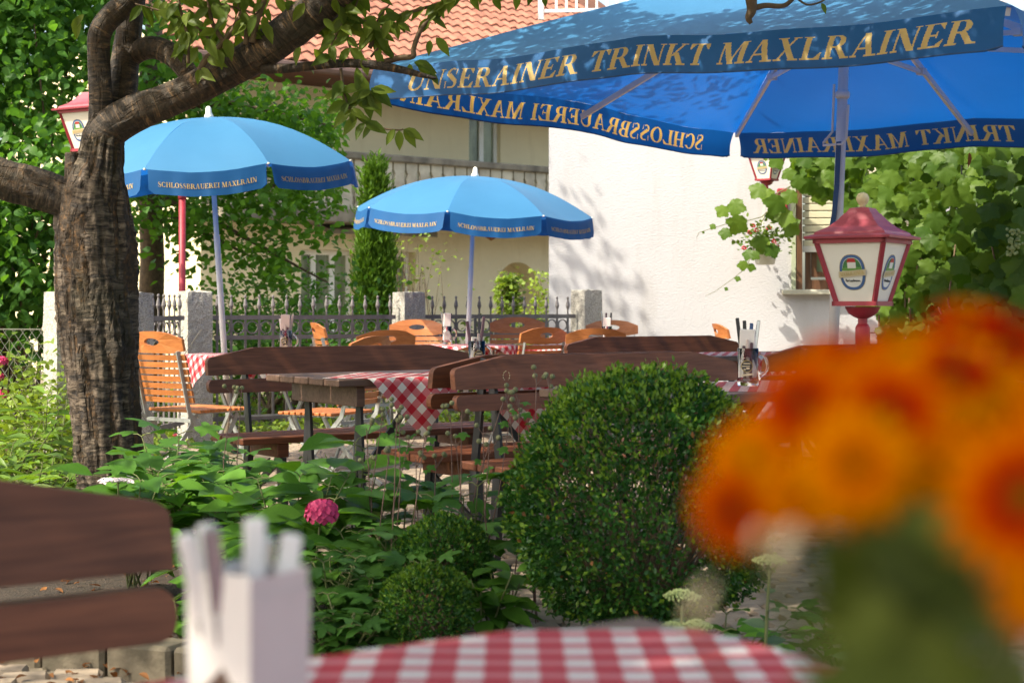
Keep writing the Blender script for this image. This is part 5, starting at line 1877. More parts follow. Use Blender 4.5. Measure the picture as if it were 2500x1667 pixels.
tw([(902, 118), (925, 78), (968, 42), (1030, 22), (1085, 5), (1150, -30)], 6, 3)
tw([(832, 168), (838, 215), (852, 262), (884, 296), (925, 312), (968, 318), (985, 316)], 4, 2)
tw([(856, 262), (880, 245), (895, 225), (908, 222)], 2.6, 1.8)
f1 = tw([(478, 205), (500, 150), (545, 105), (585, 45), (605, -20)], 9, 6)
tw([(545, 100), (520, 60), (508, 0), (505, -60)], 6, 4)
tw([(600, 110), (602, 60), (582, 5), (570, -60)], 7, 5)
tw([(615, 105), (628, 50), (650, -10)], 9, 7)
tw([(460, 155), (458, 90), (440, 20), (430, -40)], 4.5, 3)
tw([(510, 95), (470, 60), (400, 30), (330, 10)], 3.2, 2)
tw([(640, 40), (560, 15), (500, 5), (430, -20)], 3, 2)
tw([(820, 165), (808, 120), (830, 70), (862, 28), (880, -20)], 4, 2.4)
tw([(870, 150), (850, 100), (852, 55), (830, 10), (822, -30)], 3.5, 2)
tw([(905, 140), (935, 96), (920, 55), (952, 10)], 3.2, 1.8)
tw([(872, 110), (935, 65), (880, 50), (830, 45)], 2.5, 1.5)
tw([(960, 150), (940, 110), (915, 80), (885, 60)], 2.5, 1.5)
tw([(1830, -30), (1836, 20), (1828, 44), (1834, 58)], 17, 5, TY - .1)
tw([(1840, 20), (1870, 14), (1915, 14), (1945, -10), (1990, -30)], 8, 4, TY - .1)
tw([(1940, -8), (1970, 12), (2002, 6), (2020, -6)], 3, 2, TY - .1)
# big hanging leaves, each one a part
def cl(px, py, size_px, dirpx, nrm=(0, -1, .5), dy=-.14, which=None):
    d = Vector((dirpx[0], dirpx[2] if len(dirpx) > 2 else 0, -dirpx[1]))
    leaf_part(tree, P(px, py, TY + dy) - TO, d, nrm, size_px * 1.12 * TY / F, 'ovate', 'cherry_leaf', which=which)
spots = [(985, 316, 50, (.75, .35)), (975, 318, 44, (.0, 1)), (965, 316, 40, (-.55, .85)), (985, 316, 48, (.6, .8)),
         (905, 222, 55, (1, -.05)), (900, 222, 62, (.45, .85)), (895, 225, 60, (.15, 1)), (905, 215, 62, (.75, .6)), (890, 224, 46, (-.8, .55)), (885, 215, 55, (-.9, .1)), (880, 210, 44, (-.2, -1)),
         (870, 180, 70, (.4, .9)), (850, 250, 36, (-.5, .9)), (862, 268, 32, (-.1, 1)), (1018, 158, 60, (.75, .55)), (1010, 152, 56, (.9, .35)), (1000, 156, 30, (.1, 1)), (1050, 178, 32, (.6, .8)),
         (1050, 98, 34, (-.1, 1)), (1064, 92, 50, (.6, .75)), (965, 58, 36, (.2, 1)), (970, 56, 36, (.85, .5)), (915, 125, 40, (.5, .8)), (885, 140, 42, (.3, 1)),
         (190, 40, 50, (-.1, 1)), (205, 36, 40, (-.5, .6)), (2005, 8, 26, (.5, 1))]
for s_ in spots:
    cl(*s_)
for f in TW_[:16]:
    for i in range(4, len(f), 3):
        p = f[i]
        w = p + TO
        px, py = 1250 + w.x * F / w.y, 750 - (w.z - EYE) * F / w.y
        if not (-20 < py < 330) or px > 1160 or (930 < px and py > 60):
            continue
        for k in range(random.choice((1, 2, 2))):
            a = random.uniform(0, 6.28)
            d = Vector((math.cos(a), .5 * math.sin(a), random.uniform(-1.3, -.1)))
            leaf_part(tree, p + Vector((0, -.01, 0)), d, (random.uniform(-.5, .5), -1, random.uniform(0, .9)), random.uniform(.075, .115), 'ovate', 'cherry_leaf')
# leaves along the top edge between the limbs
for _ in range(70):
    px, py = random.uniform(385, 700), random.uniform(-25, 120)
    if py > 150 - abs(px - 520) * .5 or py > 170 - (px - 480) * .6:
        continue
    a = random.uniform(0, 6.28)
    d = Vector((math.cos(a) * .8, .4 * math.sin(a), random.uniform(-1.4, -.3)))
    leaf_part(tree, P(px, py, TY + random.uniform(-.2, .35)) - TO, d, (random.uniform(-.6, .6), -1, random.uniform(-.1, .8)), random.uniform(.075, .115), 'ovate', 'cherry_leaf')
for _ in range(34):
    px, py = random.uniform(720, 960), random.uniform(-25, 130)
    if py > 110 and px > 900:
        continue
    a = random.uniform(0, 6.28)
    d = Vector((math.cos(a) * .8, .4 * math.sin(a), random.uniform(-1.4, -.2)))
    leaf_part(tree, P(px, py, TY + random.uniform(-.25, .1)) - TO, d, (random.uniform(-.6, .6), -1, random.uniform(-.1, .8)), random.uniform(.07, .10), 'ovate', 'cherry_leaf')
for px, py in ((1120, 4), (1150, 10), (1175, -4), (1205, 8), (1235, -6), (1262, 4), (1300, -10), (1330, 2), (1090, -4)):
    leaf_part(tree, P(px, py - 22, TY + .1) - TO, (random.uniform(-.5, .5), 0, -1), (random.uniform(-.4, .4), -1, .3), random.uniform(.07, .09), 'ovate', 'cherry_leaf')
# the crown above the picture
def ellipsoid_clumps(n, c, r, shell=.35):
    out = []
    while len(out) < n:
        p = RNG.uniform(-1, 1, 3)
        q = np.linalg.norm(p)
        if shell < q < 1:
            out.append(np.array(c) + p * np.array(r))
    return out
cc = ellipsoid_clumps(260, (-.75, 6.6, 3.75), (3.7, 3.6, 1.25), .1) + ellipsoid_clumps(130, (-1.2, 3.9, 4.1), (2.4, 1.6, 1.0), .05) + ellipsoid_clumps(60, (.3, 6.4, 4.2), (1.6, 2.0, .8), .05)  # second and third clump groups added to thicken the shade below
def above_frame(p, marg=0.12):
    return p[:, 2] > EYE + (750 + 40) * np.maximum(p[:, 1], .3) / F + marg
pp, ii = clumped(26000, cc, .62, .6)
ok = above_frame(pp)
def shades(p, c, r):
    """leaves whose sun shadow falls on the ball (c, r)"""
    d = np.array(sdir)
    w = p - np.array(c)
    al = w @ d
    return (al > 0) & (np.linalg.norm(w - al[:, None] * d, axis=1) < r)
for c_, r_ in (((-1.95, 10.3, 2.1), 1.15), ((-1.95, 9.2, .7), .5), ((-1.0, 9.5, .6), .6), ((-.3, 12.5, .75), 1.0), ((.5, 12.8, .8), .7), ((-1.9, 10.4, 1.2), .5), ((2.5, 9.2, 2.7), 1.5)):  # crown gaps cut so sun reaches parasols, chairs and round table
    ok &= ~shades(pp, c_, r_)
pp = pp[ok]; ii = ii[ok]
ax, nm = rnd_dirs(len(pp), .8, .3)
tint = np.clip(RNG.normal(.45, .2, len(pp)), 0, 1)
link(cloud_mesh('crown', pp - np.array(TO), ax, nm, RNG.uniform(.085, .13, len(pp)), 'ovate', 'cherry_leaf', tint), 'crown', tree)
m = MB()
for k in range(26):
    a = Vector(cc[k]); b = Vector((-1.3 + .5 * random.uniform(-1, 1), 7, 2.9))
    if a.z > 2.9:
        md = a.lerp(b, .5) + Vector((0, 0, .2))
        if all(q.z > EYE + 800 * q.y / F for q in (a, md, b)):
            m.tube([b - TO, md - TO, a - TO], [.03, .018, .006], 6)
m.build('upper_branches', 'twig', tree)

# unseen tree added out of the picture to shade the tables at the front
st_base = (-4.6, 1.0, 0)
st = thing('added_shade_tree', 'unseen leafy tree added to shade the front tables', 'tree', st_base)
pp, ii = clumped(24000, ellipsoid_clumps(260, (-2.9, -.1, 4.2), (2.9, 3.6, 1.3), .05), .75, .6)
fr_ = (np.abs(pp[:, 0]) > .36 * np.maximum(pp[:, 1], 0) + .15) | (pp[:, 2] > EYE + .22 * np.maximum(pp[:, 1], 0) + .4)
pp = pp[fr_]
ax, nm = rnd_dirs(len(pp), .8, .3)
link(cloud_mesh('crown', pp - np.array(st_base), ax, nm, RNG.uniform(.09, .14, len(pp)), 'ovate', 'cherry_leaf', np.clip(RNG.normal(.45, .2, len(pp)), 0, 1)), 'crown', st)
MB().tube([(0, 0, 0), (.1, 0, 1.6), (.5, -.2, 3.2), (1.0, -.6, 4.6)], [.19, .16, .11, .05], 12).build('trunk', 'twig', st, True)

# ------------------------------------------------------------------ shrubs and trees behind
def px_test(p):
    return 1250 + p[:, 0] * F / p[:, 1], 750 - (p[:, 2] - EYE) * F / p[:, 1]
def shrub(name, label, cat, base, clumps, n, rad, size, tpl, mat, stems, group=None, flat=.8, up=.7, droop=.25, stem_r=.014, keep=None, tintmid=.45, stem_mat='twig'):
    t = thing(name, label, cat, base, group=group)
    b = np.array(base)
    pp, ii = clumped(n, clumps, rad, flat)
    if keep is not None:
        k = keep(pp); pp = pp[k]; ii = ii[k]
    ct = RNG.normal(0, .16, len(clumps))
    ax, nm = rnd_dirs(len(pp), up, droop)
    tint = np.clip(RNG.normal(tintmid, .16, len(pp)) + ct[ii], 0, 1)
    link(cloud_mesh('crown', pp - b, ax, nm, RNG.uniform(size[0], size[1], len(pp)), tpl, mat, tint), 'crown', t)
    m = MB()
    for k in range(stems):
        c = Vector(clumps[RNG.integers(0, len(clumps))])
        s = Vector(base) + Vector((random.uniform(-.25, .25), random.uniform(-.2, .2), 0))
        md = s.lerp(c, .5) + Vector((random.uniform(-.12, .12), random.uniform(-.1, .1), .25 * (c.z - s.z) * .3))
        m.tube([s - Vector(base), s.lerp(md, .5) + Vector((random.uniform(-.04, .04), 0, .08)) - Vector(base), md - Vector(base), c - Vector(base)], [stem_r * 1.6, stem_r * 1.3, stem_r, stem_r * .35], 6)
    m.build('stems', stem_mat, t)
    return t
def cl_px(boxes, per):
    """clump centres from photograph boxes (x0, y0, x1, y1, Y0, Y1)"""
    out = []
    for (x0, y0, x1, y1, Ya, Yb), n in zip(boxes, per):
        for _ in range(n):
            out.append(tuple(P(random.uniform(x0, x1), random.uniform(y0, y1), random.uniform(Ya, Yb))))
    return out
bx_ = [(-420, -300, 330, 330, 13.0, 14.4), (-300, 330, 150, 780, 12.6, 13.6), (-420, -350, 300, 200, 14.0, 15.2)]
shrub('hazel_shrub', 'tall dark green hazel filling the left edge behind the tree trunk', 'shrub', G(60, 13.6), cl_px(bx_, (80, 60, 70)), 24000, .62, (.065, .115), 'hazel', 'hazel_leaf', 26, droop=.55, up=.45, tintmid=.42)
# lime tree before the house: drooping boughs
limb_c = []
for (a, b, Y0, n_) in (((330, 150), (830, 330), 15.5, 26), ((330, 470), (830, 400), 15.8, 22), ((360, 520), (830, 640), 15.2, 22), ((420, 600), (760, 700), 14.9, 9), ((340, 250), (640, 300), 15.8, 14), ((600, 330), (820, 280), 15.2, 8), ((600, 480), (800, 455), 15.0, 9)):
    for k in range(n_):
        t_ = random.random()
        limb_c.append(tuple(P(a[0] + (b[0] - a[0]) * t_ + random.uniform(-28, 28), a[1] + (b[1] - a[1]) * t_ + 25 * math.sin(t_ * 3) + random.uniform(-34, 34), Y0 + random.uniform(-.6, .6))))
for k in range(50):
    limb_c.append(tuple(P(random.uniform(-100, 800), random.uniform(-900, -120), random.uniform(14.0, 16.6))))
for k in range(80):  # unseen clumps added to shade the left part of the white wall
    limb_c.append(tuple(P(random.uniform(-160, 440), random.uniform(-950, -250), random.uniform(12.2, 13.6))))
def lime_keep(p):
    x, y = px_test(p)
    thin = RNG.random(len(p))
    return ~((x > 838) & (y > 0)) & ~((x > 700) & (x < 900) & (y > 590) & (thin > .08)) & ~((x > 640) & (x < 900) & (y > -10) & (y < 105)) & ~((x > 320) & (x < 640) & (y > 560) & (thin > .35 + (640 - y) / 300)) & ~((y > 700) & (x > 300))
lime = shrub('lime_tree', 'mid green tree with drooping boughs in front of the cream house', 'tree', G(360, 15.6), limb_c, 16500, .5, (.06, .10), 'hazel', 'tree_leaf', 0, flat=.6, droop=.35, up=.6, keep=lime_keep, tintmid=.48)
m = MB()
lb = Vector(lime.location)
m.tube([Vector((0, 0, 0)), Vector((.05, 0, 1.5)), Vector((.0, 0, 3.2)), Vector((.3, 0, 6))], [.14, .12, .10, .04], 10)
m.build('trunk', 'twig', lime, True)
for (a, b, e) in (((360, 420), (560, 470), (830, 430)), ((365, 480), (560, 560), (800, 690)), ((355, 300), (560, 250), (820, 310)), ((360, 520), (480, 560), (640, 640))):
    MB().tube([P(*a, 15.6) - lb, P((a[0] + b[0]) / 2, (a[1] + b[1]) / 2 - 15, 15.5) - lb, P(*b, 15.4) - lb, P(*e, 15.3) - lb], [.05, .035, .025, .008], 7).build('bough', 'twig', lime, True)
# thuja column
tc = []
for k in range(340):
    z = random.random()
    py = 418 + (805 - 418) * z
    hw = 33 * min(1, (z / .55) ** .75) * (1 - .12 * max(0, z - .8) / .2)
    a = random.uniform(0, 6.28)
    c = P(915, py, 17.5)
    r = hw * 17.5 / F * math.sqrt(random.uniform(.45, 1))
    tc.append((c.x + r * math.cos(a), c.y + r * math.sin(a), c.z))
th = thing('thuja', 'narrow bright green thuja column before the house, between the two parasols', 'tree', G(915, 17.5))
tb = np.array(th.location)
pp, ii = clumped(9500, tc, .12, 1.3)
cen = np.array([tb[0], tb[1], 0])
outw = pp - cen; outw[:, 2] = 0
ax = outw / (np.linalg.norm(outw, axis=1, keepdims=True) + 1e-6) * .45 + RNG.normal(0, .3, pp.shape); ax[:, 2] += .9
nm = outw + RNG.normal(0, .3, pp.shape)
ct = RNG.normal(0, .2, len(tc))
link(cloud_mesh('crown', pp - tb, ax, nm, RNG.uniform(.05, .10, len(pp)), 'slender', 'thuja_leaf', np.clip(.45 + ct[ii] + RNG.normal(0, .12, len(pp)), 0, 1)), 'crown', th)
MB().tube([(0, 0, 0), (0, 0, 2.4)], [.06, .015], 8).build('trunk', 'twig', th)
# climber in the niche, wispy shrubs before the house
shrub('niche_climber', 'yellow-green climber growing up in the arched niche', 'plant', G(1245, 21.3), cl_px([(1216, 690, 1268, 800, 21.2, 21.4), (1222, 660, 1256, 700, 21.2, 21.4)], (30, 8)), 800, .12, (.05, .085), 'round', 'ivy_leaf', 8, tintmid=.75)
shrub('niche_side_shrub', 'yellowish shrub between the niche and the white wall', 'plant', G(1320, 20.5), cl_px([(1300, 720, 1336, 830, 20.2, 20.8), (1310, 660, 1336, 720, 20.2, 20.8)], (16, 5)), 420, .13, (.04, .07), 'round', 'ivy_leaf', 9, tintmid=.9)
shrub('wispy_shrub', 'thin wispy shrub in front of the house left of the thuja', 'shrub', G(640, 16.4), cl_px([(500, 690, 850, 830, 15.8, 16.8)], (34,)), 1500, .5, (.05, .09), 'oval', 'hazel_leaf', 26, stem_r=.006, tintmid=.5)
shrub('border_shrub', 'low dark shrubs in the border behind the left fence panel', 'shrub', G(700, 14.6), cl_px([(520, 800, 960, 930, 13.9, 15.4)], (40,)), 2600, .45, (.05, .09), 'oval', 'hazel_leaf', 14, tintmid=.45)
shrub('twiggy_shrub', 'sparse twiggy shrub right of the thuja by the window', 'shrub', G(1010, 19), cl_px([(950, 540, 1080, 740, 18.8, 19.4)], (22,)), 200, .4, (.05, .07), 'oval', 'ivy_leaf', 40, stem_r=.005, tintmid=.8)
shrub('right_border_shrub', 'low green shrub behind the right fence panel', 'shrub', G(1150, 17), cl_px([(1050, 830, 1330, 900, 15.6, 17)], (18,)), 900, .4, (.05, .09), 'oval', 'ivy_leaf', 8, tintmid=.5)

# ------------------------------------------------------------------ grape vine on the right
VB = G(2240, 11.0)
vine = thing('grape_vine', 'big leafy grape vine covering a trellis at the right behind the red lantern', 'plant', VB)
def vine_pt(px, py, jitter=.22):
    k = min(1, max(0, (px - 1960) / 540))
    return P(px, py, 13.2 - 3.0 * k + random.uniform(-jitter, jitter))
def vine_edge(px, py):
    """left outline of the vine, in photograph pixels"""
    if py < 420:
        return 1890 + max(0, py - 380) * .6
    if py < 500:
        return 1914 + (py - 420) * 1.9
    if py < 700:
        return 2066 + (py - 500) * .22
    return 2120 + (py - 700) * .35
vcount = 0
for k in range(3000):
    if vcount >= 296:
        break
    px, py = random.uniform(1880, 2530), random.uniform(340, 860)
    if px < vine_edge(px, py) + random.uniform(-30, 25):
        continue
    p = vine_pt(px, py)
    d = Vector((random.uniform(-.8, .8), random.uniform(-.35, .15), random.uniform(-1.2, -.1)))
    nr = (random.uniform(-.75, .45), -1, random.uniform(-.1, 1.0))
    leaf_part(vine, p - VB, d, nr, random.uniform(.12, .21), 'grape', 'vine_leaf')
    vcount += 1
pts, n = [], 4200
for k in range(n):
    px, py = random.uniform(1890, 3000), random.uniform(60, 900)
    if px < vine_edge(px, py) + 25:
        px = 2620 + random.uniform(-80, 300)
    p = vine_pt(px, py, .1) + Vector((.15, .42 + random.uniform(-.25, .3), 0))
    pts.append(tuple(p - VB))
ax = RNG.normal(0, .6, (n, 3)); ax[:, 2] -= .7
nm = RNG.normal(0, .5, (n, 3)); nm[:, 1] -= .8; nm[:, 2] += .4; nm[:, 0] -= .2
link(cloud_mesh('inner_leaves', np.array(pts), ax, nm, RNG.uniform(.11, .2, n), 'grape', 'vine_leaf', np.clip(RNG.normal(.45, .18, n), 0, 1)), 'inner_leaves', vine, kind='stuff')
m = MB()
for k in range(10):
    px, py = random.uniform(2160, 2480), random.uniform(700, 880)
    a = vine_pt(px, 960) + Vector((0, .3, 0)); b = vine_pt(px + random.uniform(-90, 60), random.uniform(400, 640)) + Vector((0, .2, 0))
    md = a.lerp(b, .5) + Vector((random.uniform(-.2, .2), 0, 0))
    m.tube([a - VB, md - VB, b - VB], [.010, .008, .004], 6)
m.build('shoots', 'twig', vine, True)
tr2 = MB()
for k in range(9):
    a = vine_pt(2120 + k * 62, 960, 0) + Vector((.1, .55, 0)); b = Vector((a.x, a.y, 2.9))
    tr2.tube([a - VB, b - VB], .006, 5)
for zz in np.arange(.3, 2.9, .18):
    a = vine_pt(2115, 750, 0) + Vector((.1, .55, 0)); b = vine_pt(2640, 750, 0) + Vector((.1, .55, 0))
    a.z = b.z = zz
    tr2.tube([a - VB, b - VB], .005, 5)
tr2.build('trellis_wires', 'dark_metal', vine)
m = MB()
for k in range(55):
    c = P(2476, 590, 10.1) - VB
    m.lathe([(.001, -.011), (.009, -.007), (.011, 0), (.008, .008), (.001, .011)], 6, (c.x + random.gauss(0, .026), c.y + random.gauss(0, .02), c.z + random.uniform(-.09, .08)))
m.build('grape_bunch', 'ivy_grape' if 'ivy_grape' in MATS else 'sedum_flower', vine, True)
# tendrils over the window and the white wall
m = MB()
def tendril(pts, Y0, r=.006):
    path = [P(a, b, Y0) - VB for a, b in pts]
    m.tube(path, [r * (1 - .7 * i / (len(path) - 1)) for i in range(len(path))], 5)
tendril([(2000, 420), (1930, 455), (1890, 500), (1860, 530), (1800, 545), (1770, 548), (1730, 560), (1706, 568), (1700, 582)], 14.0)
tendril([(1960, 440), (1900, 470), (1850, 560), (1835, 625), (1820, 655), (1790, 680), (1745, 712), (1722, 722)], 14.0)
tendril([(2010, 400), (1970, 440), (1950, 480), (1935, 520)], 14.0)
m.build('tendrils', 'green_stem', vine, True)
VL = [(1800, 478, 72), (1775, 500, 50), (1815, 520, 78), (1866, 445, 66), (1905, 470, 80), (1922, 505, 70), (1890, 500, 60), (1912, 540, 70), (1880, 455, 64), (1950, 425, 60), (1998, 455, 66), (1975, 395, 90), (2030, 410, 90), (2035, 455, 60),
      (1775, 552, 48), (1745, 545, 24), (1862, 568, 74), (1875, 590, 60), (1832, 605, 44), (1850, 610, 38), (1815, 632, 40), (1836, 640, 34), (1803, 672, 22), (1776, 700, 15), (1719, 564, 10), (2060, 430, 90), (1940, 460, 60)]
for px, py, sz in VL:
    d = Vector((random.uniform(-.7, .5), random.uniform(-.3, .1), random.uniform(-1.2, -.3)))
    leaf_part(vine, P(px, py, 13.95 + random.uniform(-.25, .15)) - VB, d, (random.uniform(-.7, .3), -1, random.uniform(.1, .9)), sz * .80 * 14 / F, 'grape', 'vine_leaf')

# hanging flower pot on the white wall
pot = thing('hanging_pot', 'white hanging pot with red geraniums on the white wall', 'flower pot', P(1868, 622, 14.15))
MB().lathe([(.075, -.09), (.085, -.085), (.12, .07), (.128, .075), (.128, .09), (.115, .09), (.112, .07)], 20).build('bowl', 'pot_white', pot, True)
m = MB()
for a in (0, 2.1, 4.2):
    m.tube([(.12 * math.cos(a), .12 * math.sin(a), .085), (0, 0, .50)], .004, 5)
m.build('hanger', 'pot_white', pot)
n = 260
pp = RNG.normal(0, 1, (n, 3)) * np.array([.11, .08, .07]) + np.array([-.01, 0, .16])
ax, nm = rnd_dirs(n, .7, .2)
link(cloud_mesh('leaves', pp, ax, nm, RNG.uniform(.03, .055, n), 'round', 'ivy_leaf', RNG.uniform(.0, .7, n)), 'leaves', pot, kind='stuff')
for k, (dx, dz) in enumerate(((-.12, .26), (-.09, .22), (.07, .12), (.09, .08), (-.20, .06), (-.16, .0), (.02, .24), (-.15, .20))):
    m = MB()
    for q in range(7):
        a = q * .9
        m.lathe([(.001, -.006), (.011, -.003), (.012, .003), (.001, .006)], 6, (dx + .014 * math.cos(a), -.07 + .014 * math.sin(a * 2), dz + .014 * math.sin(a)))
    m.build('geranium_flower', 'geranium', pot)

# ------------------------------------------------------------------ clipped box
def box_ball(label, c, r, n, size, mat='box_leaf', young=.18, flat=1.0, open_=None, wide=1.0, square=2.0):
    t = thing('box_bush', label, 'shrub', (c.x, c.y, 0), group='clipped box bushes')
    base = np.array([c.x, c.y, 0])
    d = RNG.normal(0, 1, (n, 3)); d /= np.linalg.norm(d, axis=1, keepdims=True)
    lump = np.array([noise.noise(Vector(v) * 2.3 + Vector(c)) * .10 + noise.noise(Vector(v) * 6 + Vector(c)) * .07 for v in d])
    pn = (np.abs(d) ** square).sum(1) ** (1 / square)
    stray = np.where(RNG.random(n) < .02, RNG.uniform(0, .09, n), 0)
    rad = r / pn * (1 + lump + stray) * (1 - np.abs(RNG.normal(0, .085, n)))
    pp = d * rad[:, None] * np.array([wide, wide, flat]) + np.array(c)
    ok = pp[:, 2] > .03
    if open_ is not None:
        ok &= open_(d) < RNG.random(n)
    pp, d = pp[ok], d[ok]
    m_ = len(pp)
    ax = d * .8 + RNG.normal(0, .55, (m_, 3)); ax[:, 2] += .35
    nm = d + RNG.normal(0, .6, (m_, 3)); nm[:, 2] += .3
    cl_ = np.array([noise.noise(Vector(v) * 9 + Vector(c)) for v in d])
    tint = np.clip(.34 + .5 * cl_ + RNG.normal(0, .13, m_), 0, 1)
    yng = (RNG.random(m_) < young * (0.35 + 1.2 * np.clip(d[:, 2], 0, 1))) & (cl_ > -.1)
    dry = (RNG.random(m_) < .006 + .10 * np.clip(np.array([noise.noise(Vector(v) * 3.1 + Vector((5, 2, 1))) for v in d]) - .30, 0, 1)) & ~yng
    for nm_, mk, mt, out in (('foliage', ~yng & ~dry, mat, 1.0), ('young_shoots', yng, 'box_leaf_young', 1.035), ('dry_leaves', dry, 'dead_leaf', 1.01)):
        k = mk.nonzero()[0]
        if len(k):
            q = (pp[k] - np.array(c)) * out + np.array(c) - base
            link(cloud_mesh(nm_, q, ax[k], nm[k], RNG.uniform(size[0], size[1], len(k)), 'tiny', mt, tint[k]), nm_, t)
    m = MB()
    for k in range(int(60 * r / .38)):
        v = Vector(RNG.normal(0, 1, 3)).normalized()
        if v.z < -.3:
            v.z = abs(v.z)
        e = Vector(c) + Vector((v.x * r, v.y * r, v.z * r * flat)) * random.uniform(.7, .96) - Vector((c.x, c.y, 0))
        b = Vector((random.uniform(-.06, .06), random.uniform(-.06, .06), 0))
        m.tube([b, b.lerp(e, .5) + Vector((random.uniform(-.05, .05), random.uniform(-.05, .05), .02)), e], [.007, .005, .002], 5)
    m.build('branches', 'twig', t, True)
    # a dark woody core keeps daylight from showing through
    return t
def openfront(d):
    f = np.exp(-((d[:, 0] - .28) ** 2 / .05 + (d[:, 2] + .30) ** 2 / .10)) * (d[:, 1] < 0)
    return np.clip(f * .85, 0, .85)
bc = P(1566, 1218, 4.62)
box_ball('big round box bush in the middle of the picture in front of the benches', bc, .362, 38000, (.012, .024), young=.42, flat=1.02, open_=openfront, wide=1.06, square=2.2)
bc = P(1082, 1378, 4.85)
box_ball('middle-sized dark box bush left of the big one', bc, .150, 9000, (.010, .018), young=.22, flat=1.0)
bc = P(1040, 1485, 4.45)
box_ball('smallest box bush with yellow-green tips, left of the big one and in front', bc, .128, 7500, (.009, .016), young=.75, flat=.95)

# ------------------------------------------------------------------ bed plants
def leafy(name, label, cat, base, stems, h, spread, pairs, size, tpl, mat, stem_mat='green_stem', group=None, lean=None, rough_dir=.25, top_only=False, pet=.05):
    """stems fan out of one base, each with pairs of leaves that are parts"""
    t = thing(name, label, cat, base, group=group)
    m = MB()
    tips = []
    for s in range(stems):
        a = 6.283 * s / stems + random.uniform(-.4, .4)
        rr = spread * math.sqrt(random.uniform(.15, 1))
        hh = h * random.uniform(.75, 1.05)
        tip = Vector((rr * math.cos(a), rr * math.sin(a) * .8, hh))
        if lean:
            tip += Vector(lean) * random.uniform(.5, 1)
        b = Vector((random.uniform(-.04, .04), random.uniform(-.04, .04), 0))
        md = b.lerp(tip, .5) + Vector((-.12 * rr * math.cos(a), 0, .06 * hh))
        def at(q):
            return (b * (1 - q) ** 2 + md * 2 * q * (1 - q) + tip * q * q)
        m.tube([at(q) for q in np.linspace(0, 1, 7)], [.0045, .0042, .004, .0036, .003, .0027, .002], 5)
        tips.append(tip)
        for k in range(pairs):
            q = (.35 + .65 * (k + 1) / pairs) if not top_only else .75 + .25 * (k + 1) / pairs
            p = at(min(q, 1.0))
            ph = k * 1.571 + s
            for sg in (0, math.pi):
                aa = ph + sg + random.uniform(-rough_dir, rough_dir)
                el = .55 * q + random.uniform(-.55, .1)
                d = Vector((math.cos(aa), math.sin(aa), el - .15))
                nr = Vector((-d.x * .45 + random.uniform(-.3, .3), -d.y * .45 - .25 + random.uniform(-.3, .2), 1.0))
                pp_ = p + d.normalized() * pet
                if pet > .02:
                    m.tube([p, p.lerp(pp_, .5) + Vector((0, 0, .006)), pp_], [.0022, .002, .0017], 4, False)
                leaf_part(t, pp_, d, nr, random.uniform(*size) * (.75 + .35 * math.sin(math.pi * min(1, q * .8))), tpl, mat)
    m.build('stems', stem_mat, t, True)
    return t, tips
def flower_ball(t, c, r, n, mat, flat=.7, name='flower_head', ps=.022):
    root = bpy.data.objects.new(name, None); COL.objects.link(root); root.parent = t
    root.location = c
    pm = MB()
    for k in range(4):
        a = k * math.pi / 2
        pm.add([(0, 0, 0), (ps * math.cos(a - .6), ps * math.sin(a - .6), .003), (ps * 1.25 * math.cos(a), ps * 1.25 * math.sin(a), .001), (ps * math.cos(a + .6), ps * math.sin(a + .6), .003)], [(0, 1, 2, 3)])
    me = pm.mesh('floret', mat)
    for k in range(n):
        z = 1 - 1.35 * (k + .5) / n
        a = k * 2.39996
        q = math.sqrt(max(0, 1 - z * z))
        d = Vector((q * math.cos(a), q * math.sin(a), z))
        link(me, 'floret', root, Vector((d.x * r, d.y * r, d.z * r * flat)), (d + Vector((random.uniform(-.2, .2), random.uniform(-.2, .2), .1))).to_track_quat('Z', 'Y').to_euler())
HG = 'hydrangeas in the bed'
h1_, _ = leafy('hydrangea', 'hydrangea with a white lacecap flower at the foot of the cherry trunk', 'shrub', G(330, 5.5), 9, .45, .17, 4, (.12, .18), 'oval', 'hydrangea_leaf', group=HG)
q = P(288, 1172, 5.35) - Vector(h1_.location)
m = MB()
for k in range(60):
    a = k * 2.4; r_ = .05 * math.sqrt(k / 60)
    m.lathe([(.001, -.003), (.005, 0), (.001, .004)], 5, (q.x + r_ * math.cos(a), q.y + r_ * math.sin(a), q.z + .004 * (1 - r_ / .05)))
m.build('lacecap_centre', 'white_petal', h1_)
pm = MB()
for k in range(4):
    a = k * math.pi / 2
    pm.add([(0, 0, 0), (.012 * math.cos(a - .6), .012 * math.sin(a - .6), .002), (.016 * math.cos(a), .016 * math.sin(a), 0), (.012 * math.cos(a + .6), .012 * math.sin(a + .6), .002)], [(0, 1, 2, 3)])
pme_ = pm.mesh('floret', 'white_petal')
for k in range(13):
    a = k * .483
    link(pme_, 'floret', h1_, q + Vector((.055 * math.cos(a), .05 * math.sin(a), random.uniform(-.004, .008))), (random.uniform(-.5, .5), random.uniform(-.5, .5), a))
MB().tube([q, q + Vector((.005, 0, -.12)), Vector((.01, 0, .05))], .0035, 5).build('flower_stem', 'green_stem', h1_)
leafy('hydrangea', 'hydrangea without flowers behind the blurred napkin mug', 'shrub', G(500, 5.6), 9, .43, .20, 4, (.12, .18), 'oval', 'hydrangea_leaf', group=HG)
h2_, _ = leafy('hydrangea', 'hydrangea with one bright pink flower ball in the middle of the bed', 'shrub', G(720, 5.25), 10, .47, .22, 4, (.12, .19), 'oval', 'hydrangea_leaf', group=HG)
q = P(785, 1250, 4.95) - Vector(h2_.location)
flower_ball(h2_, q, .046, 46, 'pink_petal', .72)
MB().tube([q, q + Vector((-.02, .02, -.15)), Vector((0, 0, .05))], .0035, 5).build('flower_stem', 'green_stem', h2_)
